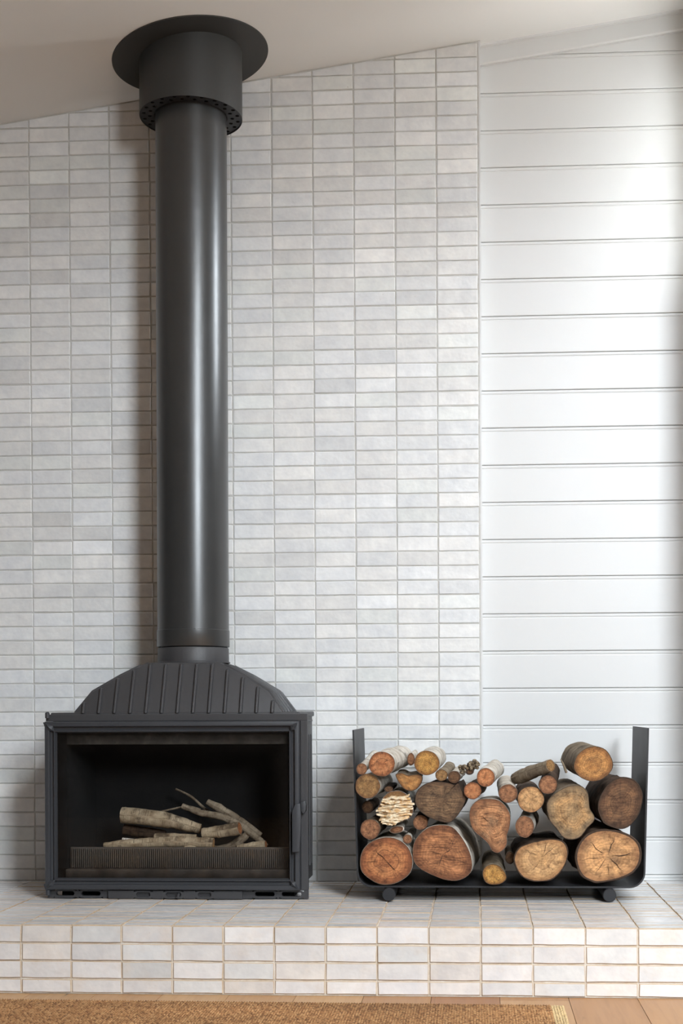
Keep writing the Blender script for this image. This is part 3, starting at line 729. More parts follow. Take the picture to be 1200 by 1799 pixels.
# firebox
IX0, IX1, IZ0, IZ1 = sxp(114), sxp(508), szp(1534), szp(1308)
yi = SY + 0.03
fb = MB(); zf = szp(1512)
fb.box(GX0 - 0.004, IX0, SY + 0.0225, YBK - 0.02, zf - 0.03, SZT - 0.016); fb.box(IX1, GX1 + 0.004, SY + 0.0225, YBK - 0.02, zf - 0.03, SZT - 0.016)
fb.box(IX0, IX1, YBK - 0.04, YBK - 0.02, zf - 0.03, SZT - 0.016); fb.box(IX0, IX1, SY + 0.06, YBK - 0.04, SZT - 0.03, SZT - 0.016)
firebox = fb.build('firebox_lining', M['soot'], stove)
MB().box(IX0, IX1, SY + 0.06, YBK - 0.04, zf - 0.03, zf).build('ash_bed', M['ash'], firebox)
MB().prism_y([(IX0, IZ1), (IX1, IZ1), (IX1, GZ1 + 0.01), (IX0, GZ1 + 0.01)], SY + 0.024, SY + 0.034).build('baffle', M['baffle'], stove, bevel=0.002)
gm = MB(); zg0, zg1 = szp(1529), szp(1491)
gm.box(IX0 + 0.005, IX1 - 0.005, SY + 0.045, SY + 0.055, zg0, zg1)
pitch = 0.0070; x = IX0 + 0.012
while x < IX1 - 0.012:
    gm.prism_y([(x, zg0 + 0.004), (x + 0.0030, zg0 + 0.004), (x + 0.0030, zg1 - 0.005), (x, zg1 - 0.005)], SY + 0.037, SY + 0.0455); x += pitch
gm.build('log_guard', M['guard'], stove)
MB().box(IX0 - 0.006, IX1 + 0.006, SY + 0.0225, SY + 0.056, GZ0 - 0.01, zg0).build('sill_ledge', M['guard'], stove, bevel=0.003)
# ribbed hood
hzb = SZT + 0.003; 
yfr = SY + 0.014; HSL = 0.43                       # front foot of the hood, backward lean
hz = lambda py: at(310, py, SY + 0.05).z
cx0 = (SXL + SXR) / 2 + 0.004
half = [(0.352, hzb), (0.318, hz(1224)), (0.306, hz(1221)), (0.293, hz(1211)), (0.219, hz(1190)), (0.203, hz(1189)), (0.122, hz(1164))]
half = [(0.352, hzb), (0.300, hz(1215)), (0.212, hz(1187)), (0.122, hz(1163))]
out = [(-w, z) for w, z in half] + [(w, z) for w, z in reversed(half)]
n = len(out); hm = MB()
fy = lambda z: yfr + (z - hzb) * HSL
by = lambda z: YBK - 0.005 - (z - hzb) * 0.35
hm.add([(cx0 + x_, fy(z_), z_) for x_, z_ in out] + [(cx0 + x_, by(z_), z_) for x_, z_ in out], [tuple(range(n)), tuple(range(2 * n - 1, n - 1, -1))] + [(k, n + k, n + (k + 1) % n, (k + 1) % n) for k in range(n)])
hood = hm.build('hood', M['iron'], stove, bevel=0.005, smooth=40)
# moulded edge following the outline of the front face
def topz(x_):
    for (xa, za), (xb, zb) in zip(out, out[1:]):
        if xa <= x_ <= xb: return za + (zb - za) * (x_ - xa) / (xb - xa)
    return hzb
for k in range(13):
    x_ = -0.320 + k * 0.0531
    zt_ = max(topz(x_), hzb + 0.02) - (0.004 if abs(x_) < 0.11 else 0.006); w = 0.0062
    q = lambda x2, z2, d: (cx0 + x2, fy(z2) - d, z2)
    mb = MB(); mb.add([q(x_ - w, hzb + .001, -.002), q(x_ + w, hzb + .001, -.002), q(x_ + w * .55, hzb + .001, .0125), q(x_ - w * .55, hzb + .001, .0125),
                       q(x_ - w, zt_, -.002), q(x_ + w, zt_, -.002), q(x_ + w * .55, zt_ - .003, .0125), q(x_ - w * .55, zt_ - .003, .0125)],
                      [(0, 3, 2, 1), (4, 5, 6, 7), (0, 1, 5, 4), (1, 2, 6, 5), (2, 3, 7, 6), (3, 0, 4, 7)])
    mb.build('rib', M['iron'], hood, bevel=0.0016, smooth=40)
for sgn in (-1, 1):                                  # ribs over the sloping shoulders
    for k in range(5):
        mb = MB(); pts = []
        for w_, z_ in half[:3] + [(0.142, half[3][1] - (half[3][1] - half[2][1]) * 0.22)]:
            yk = fy(z_) + 0.014 + k * (by(z_) - fy(z_) - 0.03) / 5
            pts.append((cx0 + sgn * w_, yk, z_))
        vs_ = []
        for (px_, py_, pz_) in pts:
            vs_ += [(px_ - sgn * .004, py_ - .006, pz_ - .003), (px_ + sgn * .0035, py_ - .004, pz_ + .005), (px_ + sgn * .0035, py_ + .004, pz_ + .005), (px_ - sgn * .004, py_ + .006, pz_ - .003)]
        fs_ = [(0, 1, 2, 3), (15, 14, 13, 12)]
        for i in range(3):
            for m in range(4): fs_.append((4 * i + m, 4 * i + (m + 1) % 4, 4 * i + 4 + (m + 1) % 4, 4 * i + 4 + m))
        mb.add(vs_, fs_); mb.build('shoulder_rib', M['iron'], hood, bevel=0.0015, smooth=40)

# ================================================================== firewood rack
RY0, RY1 = -0.492, -0.085
rack = empty('firewood_rack', (at(880, 1560, RY0).x, -0.29, H)); tag(rack, 'black U-shaped steel firewood rack standing on the tiled hearth', 'rack')
rxa, rxb = at(619, 1283, RY0).x, at(626.5, 1520, RY0).x
rxc, rxd = at(1134, 1520, RY0).x, at(1140.5, 1280, RY0).x
rzt0, rzt1, rzb = at(619, 1282.5, RY0).z, at(1140, 1279, RY0).z, at(860, 1557.5, RY0).z
FRAD = 0.0215; rzb = H + 2 * FRAD + 0.0026
rr_ = 0.052; TK = 0.0055
path = [(rxa, rzt0)]
for k in range(11):
    a = PI + k * (PI / 2) / 10; path.append((rxb + rr_ + rr_ * math.cos(a), rzb + rr_ + rr_ * math.sin(a)))
for k in range(11):
    a = 1.5 * PI + k * (PI / 2) / 10; path.append((rxc - rr_ + rr_ * math.cos(a), rzb + rr_ + rr_ * math.sin(a)))
path.append((rxd, rzt1))
inner = []
for i, p in enumerate(path):
    a, b = path[max(i - 1, 0)], path[min(i + 1, len(path) - 1)]
    tx, tz = b[0] - a[0], b[1] - a[1]; L = math.hypot(tx, tz); inner.append((p[0] - tz / L * TK, p[1] + tx / L * TK))
n = len(path); rm = MB()
rm.add([(x_, RY0, z_) for x_, z_ in path] + [(x_, RY0, z_) for x_, z_ in inner] + [(x_, RY1, z_) for x_, z_ in path] + [(x_, RY1, z_) for x_, z_ in inner],
       [f for i in range(n - 1) for f in ((i, i + 1, n + i + 1, n + i), (2 * n + i, 3 * n + i, 3 * n + i + 1, 2 * n + i + 1), (i, 2 * n + i, 2 * n + i + 1, i + 1), (n + i, n + i + 1, 3 * n + i + 1, 3 * n + i))] + [(0, n, 3 * n, 2 * n), (n - 1, 3 * n - 1, 4 * n - 1, 2 * n - 1)])
rm.build('bent_strap', M['steel'], rack, smooth=30)
for px in (683, 1071):
    fxp = at(px, 1571, RY0 - 0.01).x; zz = H + FRAD + 0.0024
    MB().tube([(fxp, RY0 - 0.014, zz), (fxp, RY0 - 0.012, zz), (fxp, RY1 - 0.002, zz), (fxp, RY1, zz)], [FRAD - 0.002, FRAD, FRAD, FRAD - 0.002], 32).build('foot_bar', M['steel'], rack, smooth=40)
RZI = rzb + TK                                       # top of the strap, where logs lie

# ================================================================== logs
def uv_write(me, name, data):
    l = me.uv_layers.new(name=name)
    for i, lp in enumerate(me.loops): l.data[i].uv = data[lp.vertex_index] if not isinstance(data, list) or len(data) == len(me.vertices) else data[i]
def bark_noise(v, s, amp): return amp * (noise.noise(v * s) + 0.5 * noise.noise(v * s * 2.7))
def log(label, outline, yf, length, tilt, face, bark, rim=0.03, bark_amp=0.0025, back=0.94, cracks=0, group='firewood logs stacked in the rack', crack_c=(0, 0), crackspec=None, face_tilt=(0, 0), name='firewood_log', smoothit=True, lumps=0):
    """split or round log lying along y; outline in (x, z), front face at y = yf; tilt = (dx, dz) of the axis over its length"""
    # resample the outline smoothly
    m = len(outline); N = 40; pts = []
    for k in range(N):
        s = k / N * m; i = int(s); f = s - i
        p0, p1, p2, p3 = [outline[(i + q) % m] for q in (-1, 0, 1, 2)]
        if smoothit: pts.append(tuple(0.5 * (2 * p1[c] + (p2[c] - p0[c]) * f + (2 * p0[c] - 5 * p1[c] + 4 * p2[c] - p3[c]) * f * f + (3 * p1[c] - p0[c] - 3 * p2[c] + p3[c]) * f ** 3) for c in (0, 1)))
        else: pts.append(tuple(p1[c] + (p2[c] - p1[c]) * f for c in (0, 1)))
    cx = sum(p[0] for p in pts) / N; cz = sum(p[1] for p in pts) / N
    rad = sum(math.hypot(p[0] - cx, p[1] - cz) for p in pts) / N
    root = empty(name, (cx, yf + length / 2, min(p[1] for p in pts))); tag(root, label, 'log', group)
    seed = Vector((R.uniform(0, 50), R.uniform(0, 50), R.uniform(0, 50)))
    NR = 14; V = []; U = []
    per = [0]
    for k in range(N): a, b = pts[k], pts[(k + 1) % N]; per.append(per[-1] + math.hypot(a[0] - b[0], a[1] - b[1]))
    fy_ = lambda p: yf + (p[0] - cx) * face_tilt[0] + (p[1] - cz) * face_tilt[1]
    rings = [(0.0, 1 - rim, 0.0012), (0.0, 1 - rim * 0.3, 0.0), (0.0, 1.0, 0.0025)] + [(i / NR, 1.0, None) for i in range(1, NR + 1)]
    for t_, sc, dy in rings:
        sc2 = sc * (1 + (back - 1) * t_)
        for k in range(N + 1):
            p = pts[k % N]; x_, z_ = cx + (p[0] - cx) * sc2, cz + (p[1] - cz) * sc2
            y_ = fy_(p) * (1 - t_) + (yf + length) * t_ + (dy or 0)
            nv = Vector((x_, y_ * 0.6, z_)) + seed
            e_ = bark_noise(nv, 28, bark_amp) if sc > 0.99 and t_ > 0 else bark_noise(nv, 40, bark_amp * 0.25)
            if lumps and t_ > 0: e_ += lumps * max(0, noise.noise(nv * 11))
            dx_, dz_ = x_ - cx, z_ - cz; L = math.hypot(dx_, dz_) + 1e-6
            x_ += dx_ / L * (e_ - bark_amp * 0.9 * (t_ > 0)) + tilt[0] * t_; z_ += dz_ / L * (e_ - bark_amp * 0.9 * (t_ > 0)) + tilt[1] * t_
            V.append((x_, y_, z_)); U.append((per[k] + seed.x, t_ * length + seed.y + (0 if sc > .99 else -0.01)))
    W = N + 1; F = []
    for i in range(len(rings) - 1):
        for k in range(N): F.append((i * W + k, i * W + k + 1, (i + 1) * W + k + 1, (i + 1) * W + k))
    F.append(tuple((len(rings) - 1) * W + k for k in range(N)))
    me = bpy.data.meshes.new('bark'); me.from_pydata(V, [], F); uv_write(me, 'bark', U)
    me.shade_smooth(); me.set_sharp_from_angle(angle=math.radians(55)); me.materials.append(bark); me.materials.append(M['bast_dark'] if bark in (M['darkbark'], M['greybark']) else M['bast'])
    for q in range(N): me.polygons[q].material_index = 1
    mesh_obj('bark', me, None, root)
    # cut face: centre, two mid rings, edge
    V = []; U = []; F = []
    sr = 1 - rim + 0.002
    for q, fr_ in enumerate((0.33, 0.66, 1.0)):
        for k in range(N):
            p = pts[k]; x_, z_ = cx + (p[0] - cx) * sr * fr_, cz + (p[1] - cz) * sr * fr_
            V.append((x_, fy_((x_, z_)) + 0.0010 + 0.0006 * noise.noise(Vector((x_, 0, z_)) * 90 + seed), z_)); U.append(((p[0] - cx) / rad * fr_ * sr, (p[1] - cz) / rad * fr_ * sr))
            # true radial position so that the rim follows the outline
            l_ = math.hypot(p[0] - cx, p[1] - cz); U[-1] = ((p[0] - cx) / l_ * fr_, (p[1] - cz) / l_ * fr_)
    V.append((cx, fy_((cx, cz)) + 0.001, cz)); U.append((0, 0))
    for k in range(N):
        j = (k + 1) % N
        F += [(3 * N, j, k), (k, j, N + j, N + k), (N + k, N + j, 2 * N + j, 2 * N + k)]
    me = bpy.data.meshes.new('cut_face'); me.from_pydata(V, [], F); uv_write(me, 'face', U); me.shade_smooth(); me.materials.append(face)
    bm = bmesh.new(); bm.from_mesh(me); bmesh.ops.recalc_face_normals(bm, faces=bm.faces)
    bm.faces.ensure_lookup_table()
    if bm.faces[0].normal.y > 0: bmesh.ops.reverse_faces(bm, faces=bm.faces)
    bm.to_mesh(me); bm.free()
    cf = mesh_obj('cut_face', me, None, root)
    # drying cracks: flat slivers on the face, recess shade put into their colour
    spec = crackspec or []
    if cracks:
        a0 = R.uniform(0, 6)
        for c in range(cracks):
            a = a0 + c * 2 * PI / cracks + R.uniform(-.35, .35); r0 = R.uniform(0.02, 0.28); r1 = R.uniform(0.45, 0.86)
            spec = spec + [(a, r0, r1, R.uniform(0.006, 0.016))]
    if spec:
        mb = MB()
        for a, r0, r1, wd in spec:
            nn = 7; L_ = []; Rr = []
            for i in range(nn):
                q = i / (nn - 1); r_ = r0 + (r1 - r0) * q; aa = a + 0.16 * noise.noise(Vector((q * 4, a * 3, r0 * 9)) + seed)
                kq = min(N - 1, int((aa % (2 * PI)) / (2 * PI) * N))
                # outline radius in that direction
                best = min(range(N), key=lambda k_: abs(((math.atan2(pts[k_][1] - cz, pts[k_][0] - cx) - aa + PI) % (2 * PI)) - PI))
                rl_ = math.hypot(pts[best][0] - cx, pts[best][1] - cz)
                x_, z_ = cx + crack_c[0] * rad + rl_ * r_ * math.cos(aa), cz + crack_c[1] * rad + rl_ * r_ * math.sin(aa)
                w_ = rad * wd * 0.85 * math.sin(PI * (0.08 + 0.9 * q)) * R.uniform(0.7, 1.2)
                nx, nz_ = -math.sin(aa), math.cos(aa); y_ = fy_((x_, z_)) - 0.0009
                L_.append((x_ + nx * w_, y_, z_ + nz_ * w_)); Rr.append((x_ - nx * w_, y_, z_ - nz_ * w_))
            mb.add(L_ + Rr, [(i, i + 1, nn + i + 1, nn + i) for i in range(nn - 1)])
        mb.build('drying_crack_shade', M['crack'], cf, fix=False)
    return root
def P2(lst, ox, oy, sc, Y): return [(at(ox + a / sc, oy + b / sc, Y).x, at(ox + a / sc, oy + b / sc, Y).z) for a, b in lst]
def EL(px, py, rx, ry, Y, jit=0.03, rot=0, n=14):
    o = []
    for k in range(n):
        a = -2 * PI * k / n; j = 1 + R.uniform(-jit, jit); u, v = 1.03 * rx * j * math.cos(a), 1.03 * ry * j * math.sin(a)
        x_, y_ = px + u * math.cos(rot) - v * math.sin(rot), py + u * math.sin(rot) + v * math.cos(rot); w = at(x_, y_, Y); o.append((w.x, w.z))
    return o
c_ = srgb
WF = {}
def wf(k, c1, c2, rim, **kw):
    WF[k] = wood_face('cut_wood_' + k, c1, c2, rim, **kw); return WF[k]
orange = wf('orange', c_(198, 132, 84), c_(170, 104, 64), c_(92, 50, 31), saw=0.5, stain=0.22)
brown = wf('brown', c_(176, 120, 80), c_(146, 96, 62), c_(92, 54, 35), saw=0.85, stain=0.12, ang=0.9)
grey = wf('grey', c_(134, 106, 78), c_(112, 86, 62), c_(74, 54, 38), saw=0.95, stain=0.55, ang=1.45)
pear = wf('pear', c_(196, 140, 96), c_(166, 120, 84), c_(102, 62, 40), saw=0.8, stain=0.6, ang=1.35, stainc=c_(104, 88, 70))
golden = wf('golden', c_(202, 154, 84), c_(176, 126, 64), c_(104, 66, 34), speck=0.9, saw=0.1, stain=0.1)
tan = wf('tan', c_(210, 166, 116), c_(190, 146, 98), c_(140, 98, 64), saw=0.3, stain=0.35, stainc=c_(110, 86, 62))
tanb = wf('tan_grey', c_(212, 160, 108), c_(182, 136, 92), c_(130, 90, 60), saw=0.35, stain=0.6, stainc=c_(92, 74, 58))
speck = wf('speckled', c_(164, 128, 84), c_(142, 106, 66), c_(110, 76, 46), speck=0.75, saw=0.1, stain=0.15)
dark = wf('dark', c_(124, 90, 62), c_(100, 70, 48), c_(62, 42, 28), saw=0.6, stain=0.35, ang=-0.7)
small = wf('small', c_(164, 116, 82), c_(144, 98, 68), c_(96, 62, 42), saw=0.45, stain=0.2)
red = wf('red', c_(202, 138, 92), c_(178, 112, 70), c_(106, 62, 39), saw=0.5, stain=0.2)
mould = wf('mouldy', c_(198, 144, 86), c_(172, 118, 66), c_(96, 62, 36), speck=0.4, saw=0.3, stain=0.5, stainc=c_(96, 76, 54))
gnarl = wf('gnarled', c_(190, 148, 100), c_(158, 132, 98), c_(104, 86, 66), speck=0.35, saw=0.35, stain=0.55, stainc=c_(112, 102, 86))
A2 = (600, 1260, 4.0); A3 = (860, 1260, 4.0)
YF0 = -0.500
G = 'firewood logs stacked in the rack'
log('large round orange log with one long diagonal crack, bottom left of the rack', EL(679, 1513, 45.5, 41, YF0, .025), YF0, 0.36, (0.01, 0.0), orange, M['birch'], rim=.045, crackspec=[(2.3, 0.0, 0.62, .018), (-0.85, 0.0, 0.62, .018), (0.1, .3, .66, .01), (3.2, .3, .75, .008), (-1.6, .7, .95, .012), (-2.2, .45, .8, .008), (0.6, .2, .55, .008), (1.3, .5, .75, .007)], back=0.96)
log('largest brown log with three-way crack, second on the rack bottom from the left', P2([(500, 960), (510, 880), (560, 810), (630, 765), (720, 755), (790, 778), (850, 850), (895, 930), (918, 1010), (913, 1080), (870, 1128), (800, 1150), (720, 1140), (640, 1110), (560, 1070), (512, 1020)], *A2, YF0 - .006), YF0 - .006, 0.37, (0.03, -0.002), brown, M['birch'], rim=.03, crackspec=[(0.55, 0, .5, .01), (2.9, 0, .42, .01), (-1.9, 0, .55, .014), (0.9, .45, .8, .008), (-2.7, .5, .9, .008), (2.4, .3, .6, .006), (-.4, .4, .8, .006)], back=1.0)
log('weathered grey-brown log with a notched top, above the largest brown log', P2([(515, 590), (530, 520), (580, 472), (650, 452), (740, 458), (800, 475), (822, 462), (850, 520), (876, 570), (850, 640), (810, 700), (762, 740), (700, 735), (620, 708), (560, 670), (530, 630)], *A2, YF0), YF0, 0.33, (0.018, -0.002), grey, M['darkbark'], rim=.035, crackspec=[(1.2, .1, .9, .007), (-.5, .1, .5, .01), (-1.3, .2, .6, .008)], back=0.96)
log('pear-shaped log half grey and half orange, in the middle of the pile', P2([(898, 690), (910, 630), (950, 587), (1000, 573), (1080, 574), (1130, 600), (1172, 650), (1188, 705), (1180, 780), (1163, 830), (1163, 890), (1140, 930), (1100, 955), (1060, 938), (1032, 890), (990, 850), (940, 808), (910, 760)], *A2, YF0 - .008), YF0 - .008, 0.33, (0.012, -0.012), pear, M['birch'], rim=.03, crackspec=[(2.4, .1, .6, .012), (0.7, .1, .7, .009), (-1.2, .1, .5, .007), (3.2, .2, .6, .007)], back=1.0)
log('short golden log with a pale patch, under the pear-shaped log', P2([(990, 1095), (1010, 1052), (1058, 1032), (1110, 1046), (1148, 1090), (1160, 1135), (1122, 1170), (1060, 1178), (1010, 1158)], *A2, YF0 - .015), YF0 - .015, 0.35, (0.0, 0.012), golden, M['greybark'], rim=.05, lumps=.004, back=1.0)
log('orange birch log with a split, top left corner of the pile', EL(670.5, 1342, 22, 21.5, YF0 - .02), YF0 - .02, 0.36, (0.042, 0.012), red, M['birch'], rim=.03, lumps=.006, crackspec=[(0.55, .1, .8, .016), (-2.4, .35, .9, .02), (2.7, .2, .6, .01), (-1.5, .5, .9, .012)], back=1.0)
log('thin crooked birch branch, leftmost on top of the pile beside the upright', EL(635.5, 1351, 9.5, 9.8, YF0 - .01), YF0 - .01, 0.30, (0.02, 0.03), small, M['birch'], rim=.06, cracks=2, lumps=.004, back=1.1)
log('pale speckled birch log against the left upright of the rack', EL(646, 1381, 21.5, 21, YF0 - .005), YF0 - .005, 0.33, (0.022, 0.0), speck, M['birch'], rim=.045, back=1.0)
log('bright golden birch log, topmost on the left half of the pile', EL(750, 1340.5, 21.5, 21.5, YF0 - .01), YF0 - .01, 0.31, (0.016, 0.008), golden, M['birch'], rim=.05, back=1.0)
log('split triangular brown log between the orange and golden logs', P2([(378, 405), (420, 392), (470, 408), (555, 404), (570, 440), (540, 495), (492, 520), (442, 506), (410, 470)], *A2, YF0 - .002), YF0 - .002, 0.30, (-0.008, 0.002), mould, M['greybark'], rim=.06, back=0.95)
log('small pale-brown twig log with worm holes, beside the bright golden log', EL(775.5, 1362, 10.6, 10.3, YF0 + .005), YF0 + .005, 0.26, (0.022, 0.016), speck, M['greybark'], rim=.07, back=1.0)
log('small dark-brown log end in a white bark ring, behind the weathered log', EL(798, 1365, 11, 10.8, YF0 + .012), YF0 + .012, 0.28, (0.02, 0.008), dark, M['birch'], rim=.07, back=1.0)
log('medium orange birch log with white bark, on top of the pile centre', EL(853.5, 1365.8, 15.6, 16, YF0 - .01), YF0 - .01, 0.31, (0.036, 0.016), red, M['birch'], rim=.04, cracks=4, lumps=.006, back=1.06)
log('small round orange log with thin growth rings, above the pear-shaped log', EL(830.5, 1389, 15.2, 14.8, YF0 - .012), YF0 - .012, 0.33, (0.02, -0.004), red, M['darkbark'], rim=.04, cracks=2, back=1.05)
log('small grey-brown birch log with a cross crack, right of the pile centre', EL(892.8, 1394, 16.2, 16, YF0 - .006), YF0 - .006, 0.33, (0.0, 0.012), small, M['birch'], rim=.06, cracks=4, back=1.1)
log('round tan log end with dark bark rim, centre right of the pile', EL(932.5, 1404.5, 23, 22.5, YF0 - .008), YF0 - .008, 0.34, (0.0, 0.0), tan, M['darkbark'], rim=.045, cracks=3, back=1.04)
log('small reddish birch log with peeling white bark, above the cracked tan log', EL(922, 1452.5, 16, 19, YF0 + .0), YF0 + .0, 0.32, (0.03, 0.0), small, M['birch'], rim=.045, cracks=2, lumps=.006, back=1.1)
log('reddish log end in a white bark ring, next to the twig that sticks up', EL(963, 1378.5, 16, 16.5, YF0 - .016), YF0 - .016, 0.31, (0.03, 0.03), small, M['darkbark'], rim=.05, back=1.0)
log('large gnarled log with grey knotted lower edge, centre right of the pile', P2([(400, 610), (440, 548), (510, 500), (580, 477), (650, 484), (690, 530), (700, 600), (708, 645), (736, 690), (736, 730), (690, 780), (640, 845), (580, 864), (520, 848), (470, 782), (420, 720)], *A3, YF0 - .012), YF0 - .012, 0.35, (-0.01, 0.006), gnarl, M['greybark'], rim=.03, lumps=.004, face_tilt=(0, -0.12), back=0.97)
log('large mottled tan log, topmost at the right end of the pile', P2([(592, 335), (622, 260), (690, 212), (760, 205), (828, 238), (868, 320), (850, 390), (784, 440), (720, 452), (650, 430), (604, 385)], *A3, YF0 - .012), YF0 - .012, 0.33, (-0.022, 0.008), mould, M['greybark'], rim=.035, back=1.0)
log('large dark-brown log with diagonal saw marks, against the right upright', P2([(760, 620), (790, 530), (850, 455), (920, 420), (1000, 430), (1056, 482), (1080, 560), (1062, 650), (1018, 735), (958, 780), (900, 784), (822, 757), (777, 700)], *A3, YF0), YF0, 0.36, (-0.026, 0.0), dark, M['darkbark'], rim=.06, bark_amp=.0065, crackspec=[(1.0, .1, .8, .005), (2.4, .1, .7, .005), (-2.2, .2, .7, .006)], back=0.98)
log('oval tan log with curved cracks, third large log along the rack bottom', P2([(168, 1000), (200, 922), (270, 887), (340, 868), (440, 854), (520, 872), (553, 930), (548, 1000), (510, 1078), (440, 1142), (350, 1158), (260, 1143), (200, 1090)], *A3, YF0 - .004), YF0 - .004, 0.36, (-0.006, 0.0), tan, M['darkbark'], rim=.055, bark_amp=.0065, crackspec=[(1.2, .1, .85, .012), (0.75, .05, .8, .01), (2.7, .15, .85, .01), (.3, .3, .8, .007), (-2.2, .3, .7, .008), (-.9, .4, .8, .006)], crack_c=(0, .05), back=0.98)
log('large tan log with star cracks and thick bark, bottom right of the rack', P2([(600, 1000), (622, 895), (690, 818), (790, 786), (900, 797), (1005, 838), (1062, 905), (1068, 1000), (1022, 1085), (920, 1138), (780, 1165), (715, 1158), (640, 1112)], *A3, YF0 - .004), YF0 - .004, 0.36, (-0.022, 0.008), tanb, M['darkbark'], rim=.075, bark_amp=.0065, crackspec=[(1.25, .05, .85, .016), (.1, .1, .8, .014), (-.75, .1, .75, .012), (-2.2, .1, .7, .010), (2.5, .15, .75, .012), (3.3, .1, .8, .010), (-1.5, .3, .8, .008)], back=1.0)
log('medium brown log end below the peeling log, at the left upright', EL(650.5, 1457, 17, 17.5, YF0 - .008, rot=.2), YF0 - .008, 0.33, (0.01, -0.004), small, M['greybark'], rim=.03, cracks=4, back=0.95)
log('brown log end half hidden behind the peeling log and the weathered log', EL(738.5, 1445, 13, 13, YF0 + .03), YF0 + .03, 0.29, (0.0, 0.0), small, M['darkbark'], rim=.04)
log('thinnest round twig end, between the two big bottom left logs', EL(716, 1474, 8, 8, YF0 + .0), YF0 + .0, 0.30, (0.006, 0.002), small, M['birch'], rim=.09)
log('grey bark log behind the short golden log on the rack bottom', EL(896, 1507, 8, 11, YF0 + .10), YF0 + .10, 0.24, (0.0, 0.0), dark, M['greybark'], rim=.06, lumps=.006)
log('dark bark log in shadow behind the left upright and the peeling log', EL(646, 1418, 10, 11, YF0 + .12), YF0 + .12, 0.22, (0.01, 0.0), dark, M['darkbark'], rim=.06, lumps=.004)
log('white birch log behind the split orange one at the top left', EL(722, 1334, 6.5, 11, YF0 + .12), YF0 + .12, 0.24, (0.004, 0.004), small, M['birch'], rim=.05, lumps=.006)
log('small dark log tucked under the speckled log and the split triangular log', EL(683, 1386.5, 8, 5.5, YF0 + .03), YF0 + .03, 0.27, (0.0, 0.0), dark, M['darkbark'], rim=.08, lumps=.003)
log('grey-white curled bark log under the peeling log', EL(697, 1457.5, 13, 6.5, YF0 + .02, rot=-.15), YF0 + .02, 0.28, (0.0, 0.0), small, M['birch'], rim=.4, lumps=.006)
kn = log('dark warty branch stub with knobbly bark, between two small orange logs', EL(825, 1356, 7, 5.5, YF0 + .006), YF0 + .006, 0.24, (0.010, 0.010), dark, M['darkbark'], rim=.45, bark_amp=.004, lumps=.006)
kb = MB(); rk = random.Random(21)
for q in range(34):
    u = rk.uniform(-1, 1); px_ = 825 + u * 17; py_ = 1348 - 6 * u + rk.uniform(-7, 6); a = at(px_, py_, YF0 + rk.uniform(-.004, .02)); r_ = rk.uniform(.004, .0085)
    kb.tube([(a.x, a.y - r_, a.z), (a.x + rk.uniform(-.002, .002), a.y - r_ * .6, a.z + r_ * .2), (a.x, a.y + r_ * .3, a.z), (a.x, a.y + r_ * 1.2, a.z - r_ * .2)], [r_ * .25, r_ * .85, r_, r_ * .5], 8)
kb.build('bark_warts', M['wart'], kn, smooth=50)
# log with layers of curling bark
pl_root = log('birch log with shaggy cream layers of peeling bark, left of the weathered log', P2([(262, 640), (285, 575), (330, 530), (390, 515), (440, 530), (490, 580), (505, 640), (495, 690), (450, 725), (390, 742), (330, 735), (285, 700)], *A2, YF0 + .005), YF0 + .005, 0.32, (0.008, 0.0), speck, M['birch'], rim=.05, lumps=.004)
rr2 = random.Random(5)
for i in range(15):
    q = i / 14; zc = 560 + q * 175; half_w = (60 + 62 * math.sin(PI * min(1, q * 0.8 + 0.12)))
    xc = 392 - q * 28 + rr2.uniform(-14, 14); nS = 14; vs_, fs_ = [], []
    dep = 0.010 + rr2.uniform(0, 0.012)
    for k in range(nS):
        u = k / (nS - 1); xx = xc + (u * 2 - 1) * half_w
        zz = zc - 26 * (u - 0.5) - 8 * math.sin(u * PI * 2.2 + i) + rr2.uniform(-3, 3)
        a = at(600 + xx / 4, 1260 + zz / 4, YF0 - 0.002)
        prot = dep * (0.4 + 0.6 * math.sin(PI * u)) * rr2.uniform(0.65, 1.25)
        th = 0.0028 * math.sin(PI * min(max(u, .06), .94)) * rr2.uniform(.8, 1.8) + .0004
        vs_ += [(a.x, YF0 + 0.012, a.z + 0.002), (a.x, YF0 + 0.004 - prot * .6, a.z + 0.0015), (a.x, YF0 + 0.002 - prot, a.z - 0.0035), (a.x, YF0 + 0.0025 - prot, a.z - 0.0035 - th), (a.x, YF0 + 0.012, a.z - 0.001)]
    for k in range(nS - 1):
        for m in range(5): fs_.append((5 * k + m, 5 * k + (m + 1) % 5, 5 * k + 5 + (m + 1) % 5, 5 * k + 5 + m))
    fs_ += [(4, 3, 2, 1, 0), tuple(5 * (nS - 1) + m for m in range(5))]
    mb = MB(); mb.add(vs_, fs_); mb.build('bark_layer', M['peel'], pl_root, smooth=50)
# twig that sticks up
tw = MB().tube([tuple(at(*p)) for p in ((995, 1357, YF0 + .03), (991, 1346, YF0 + .02), (988, 1339, YF0 + .015), (985, 1333.5, YF0 + .01))], [.0045, .0036, .0028, .0016], 8).build('twig', M['greybark'], None, smooth=60)
tag(tw, 'short thin dry twig pointing up from the right half of the pile', 'twig')

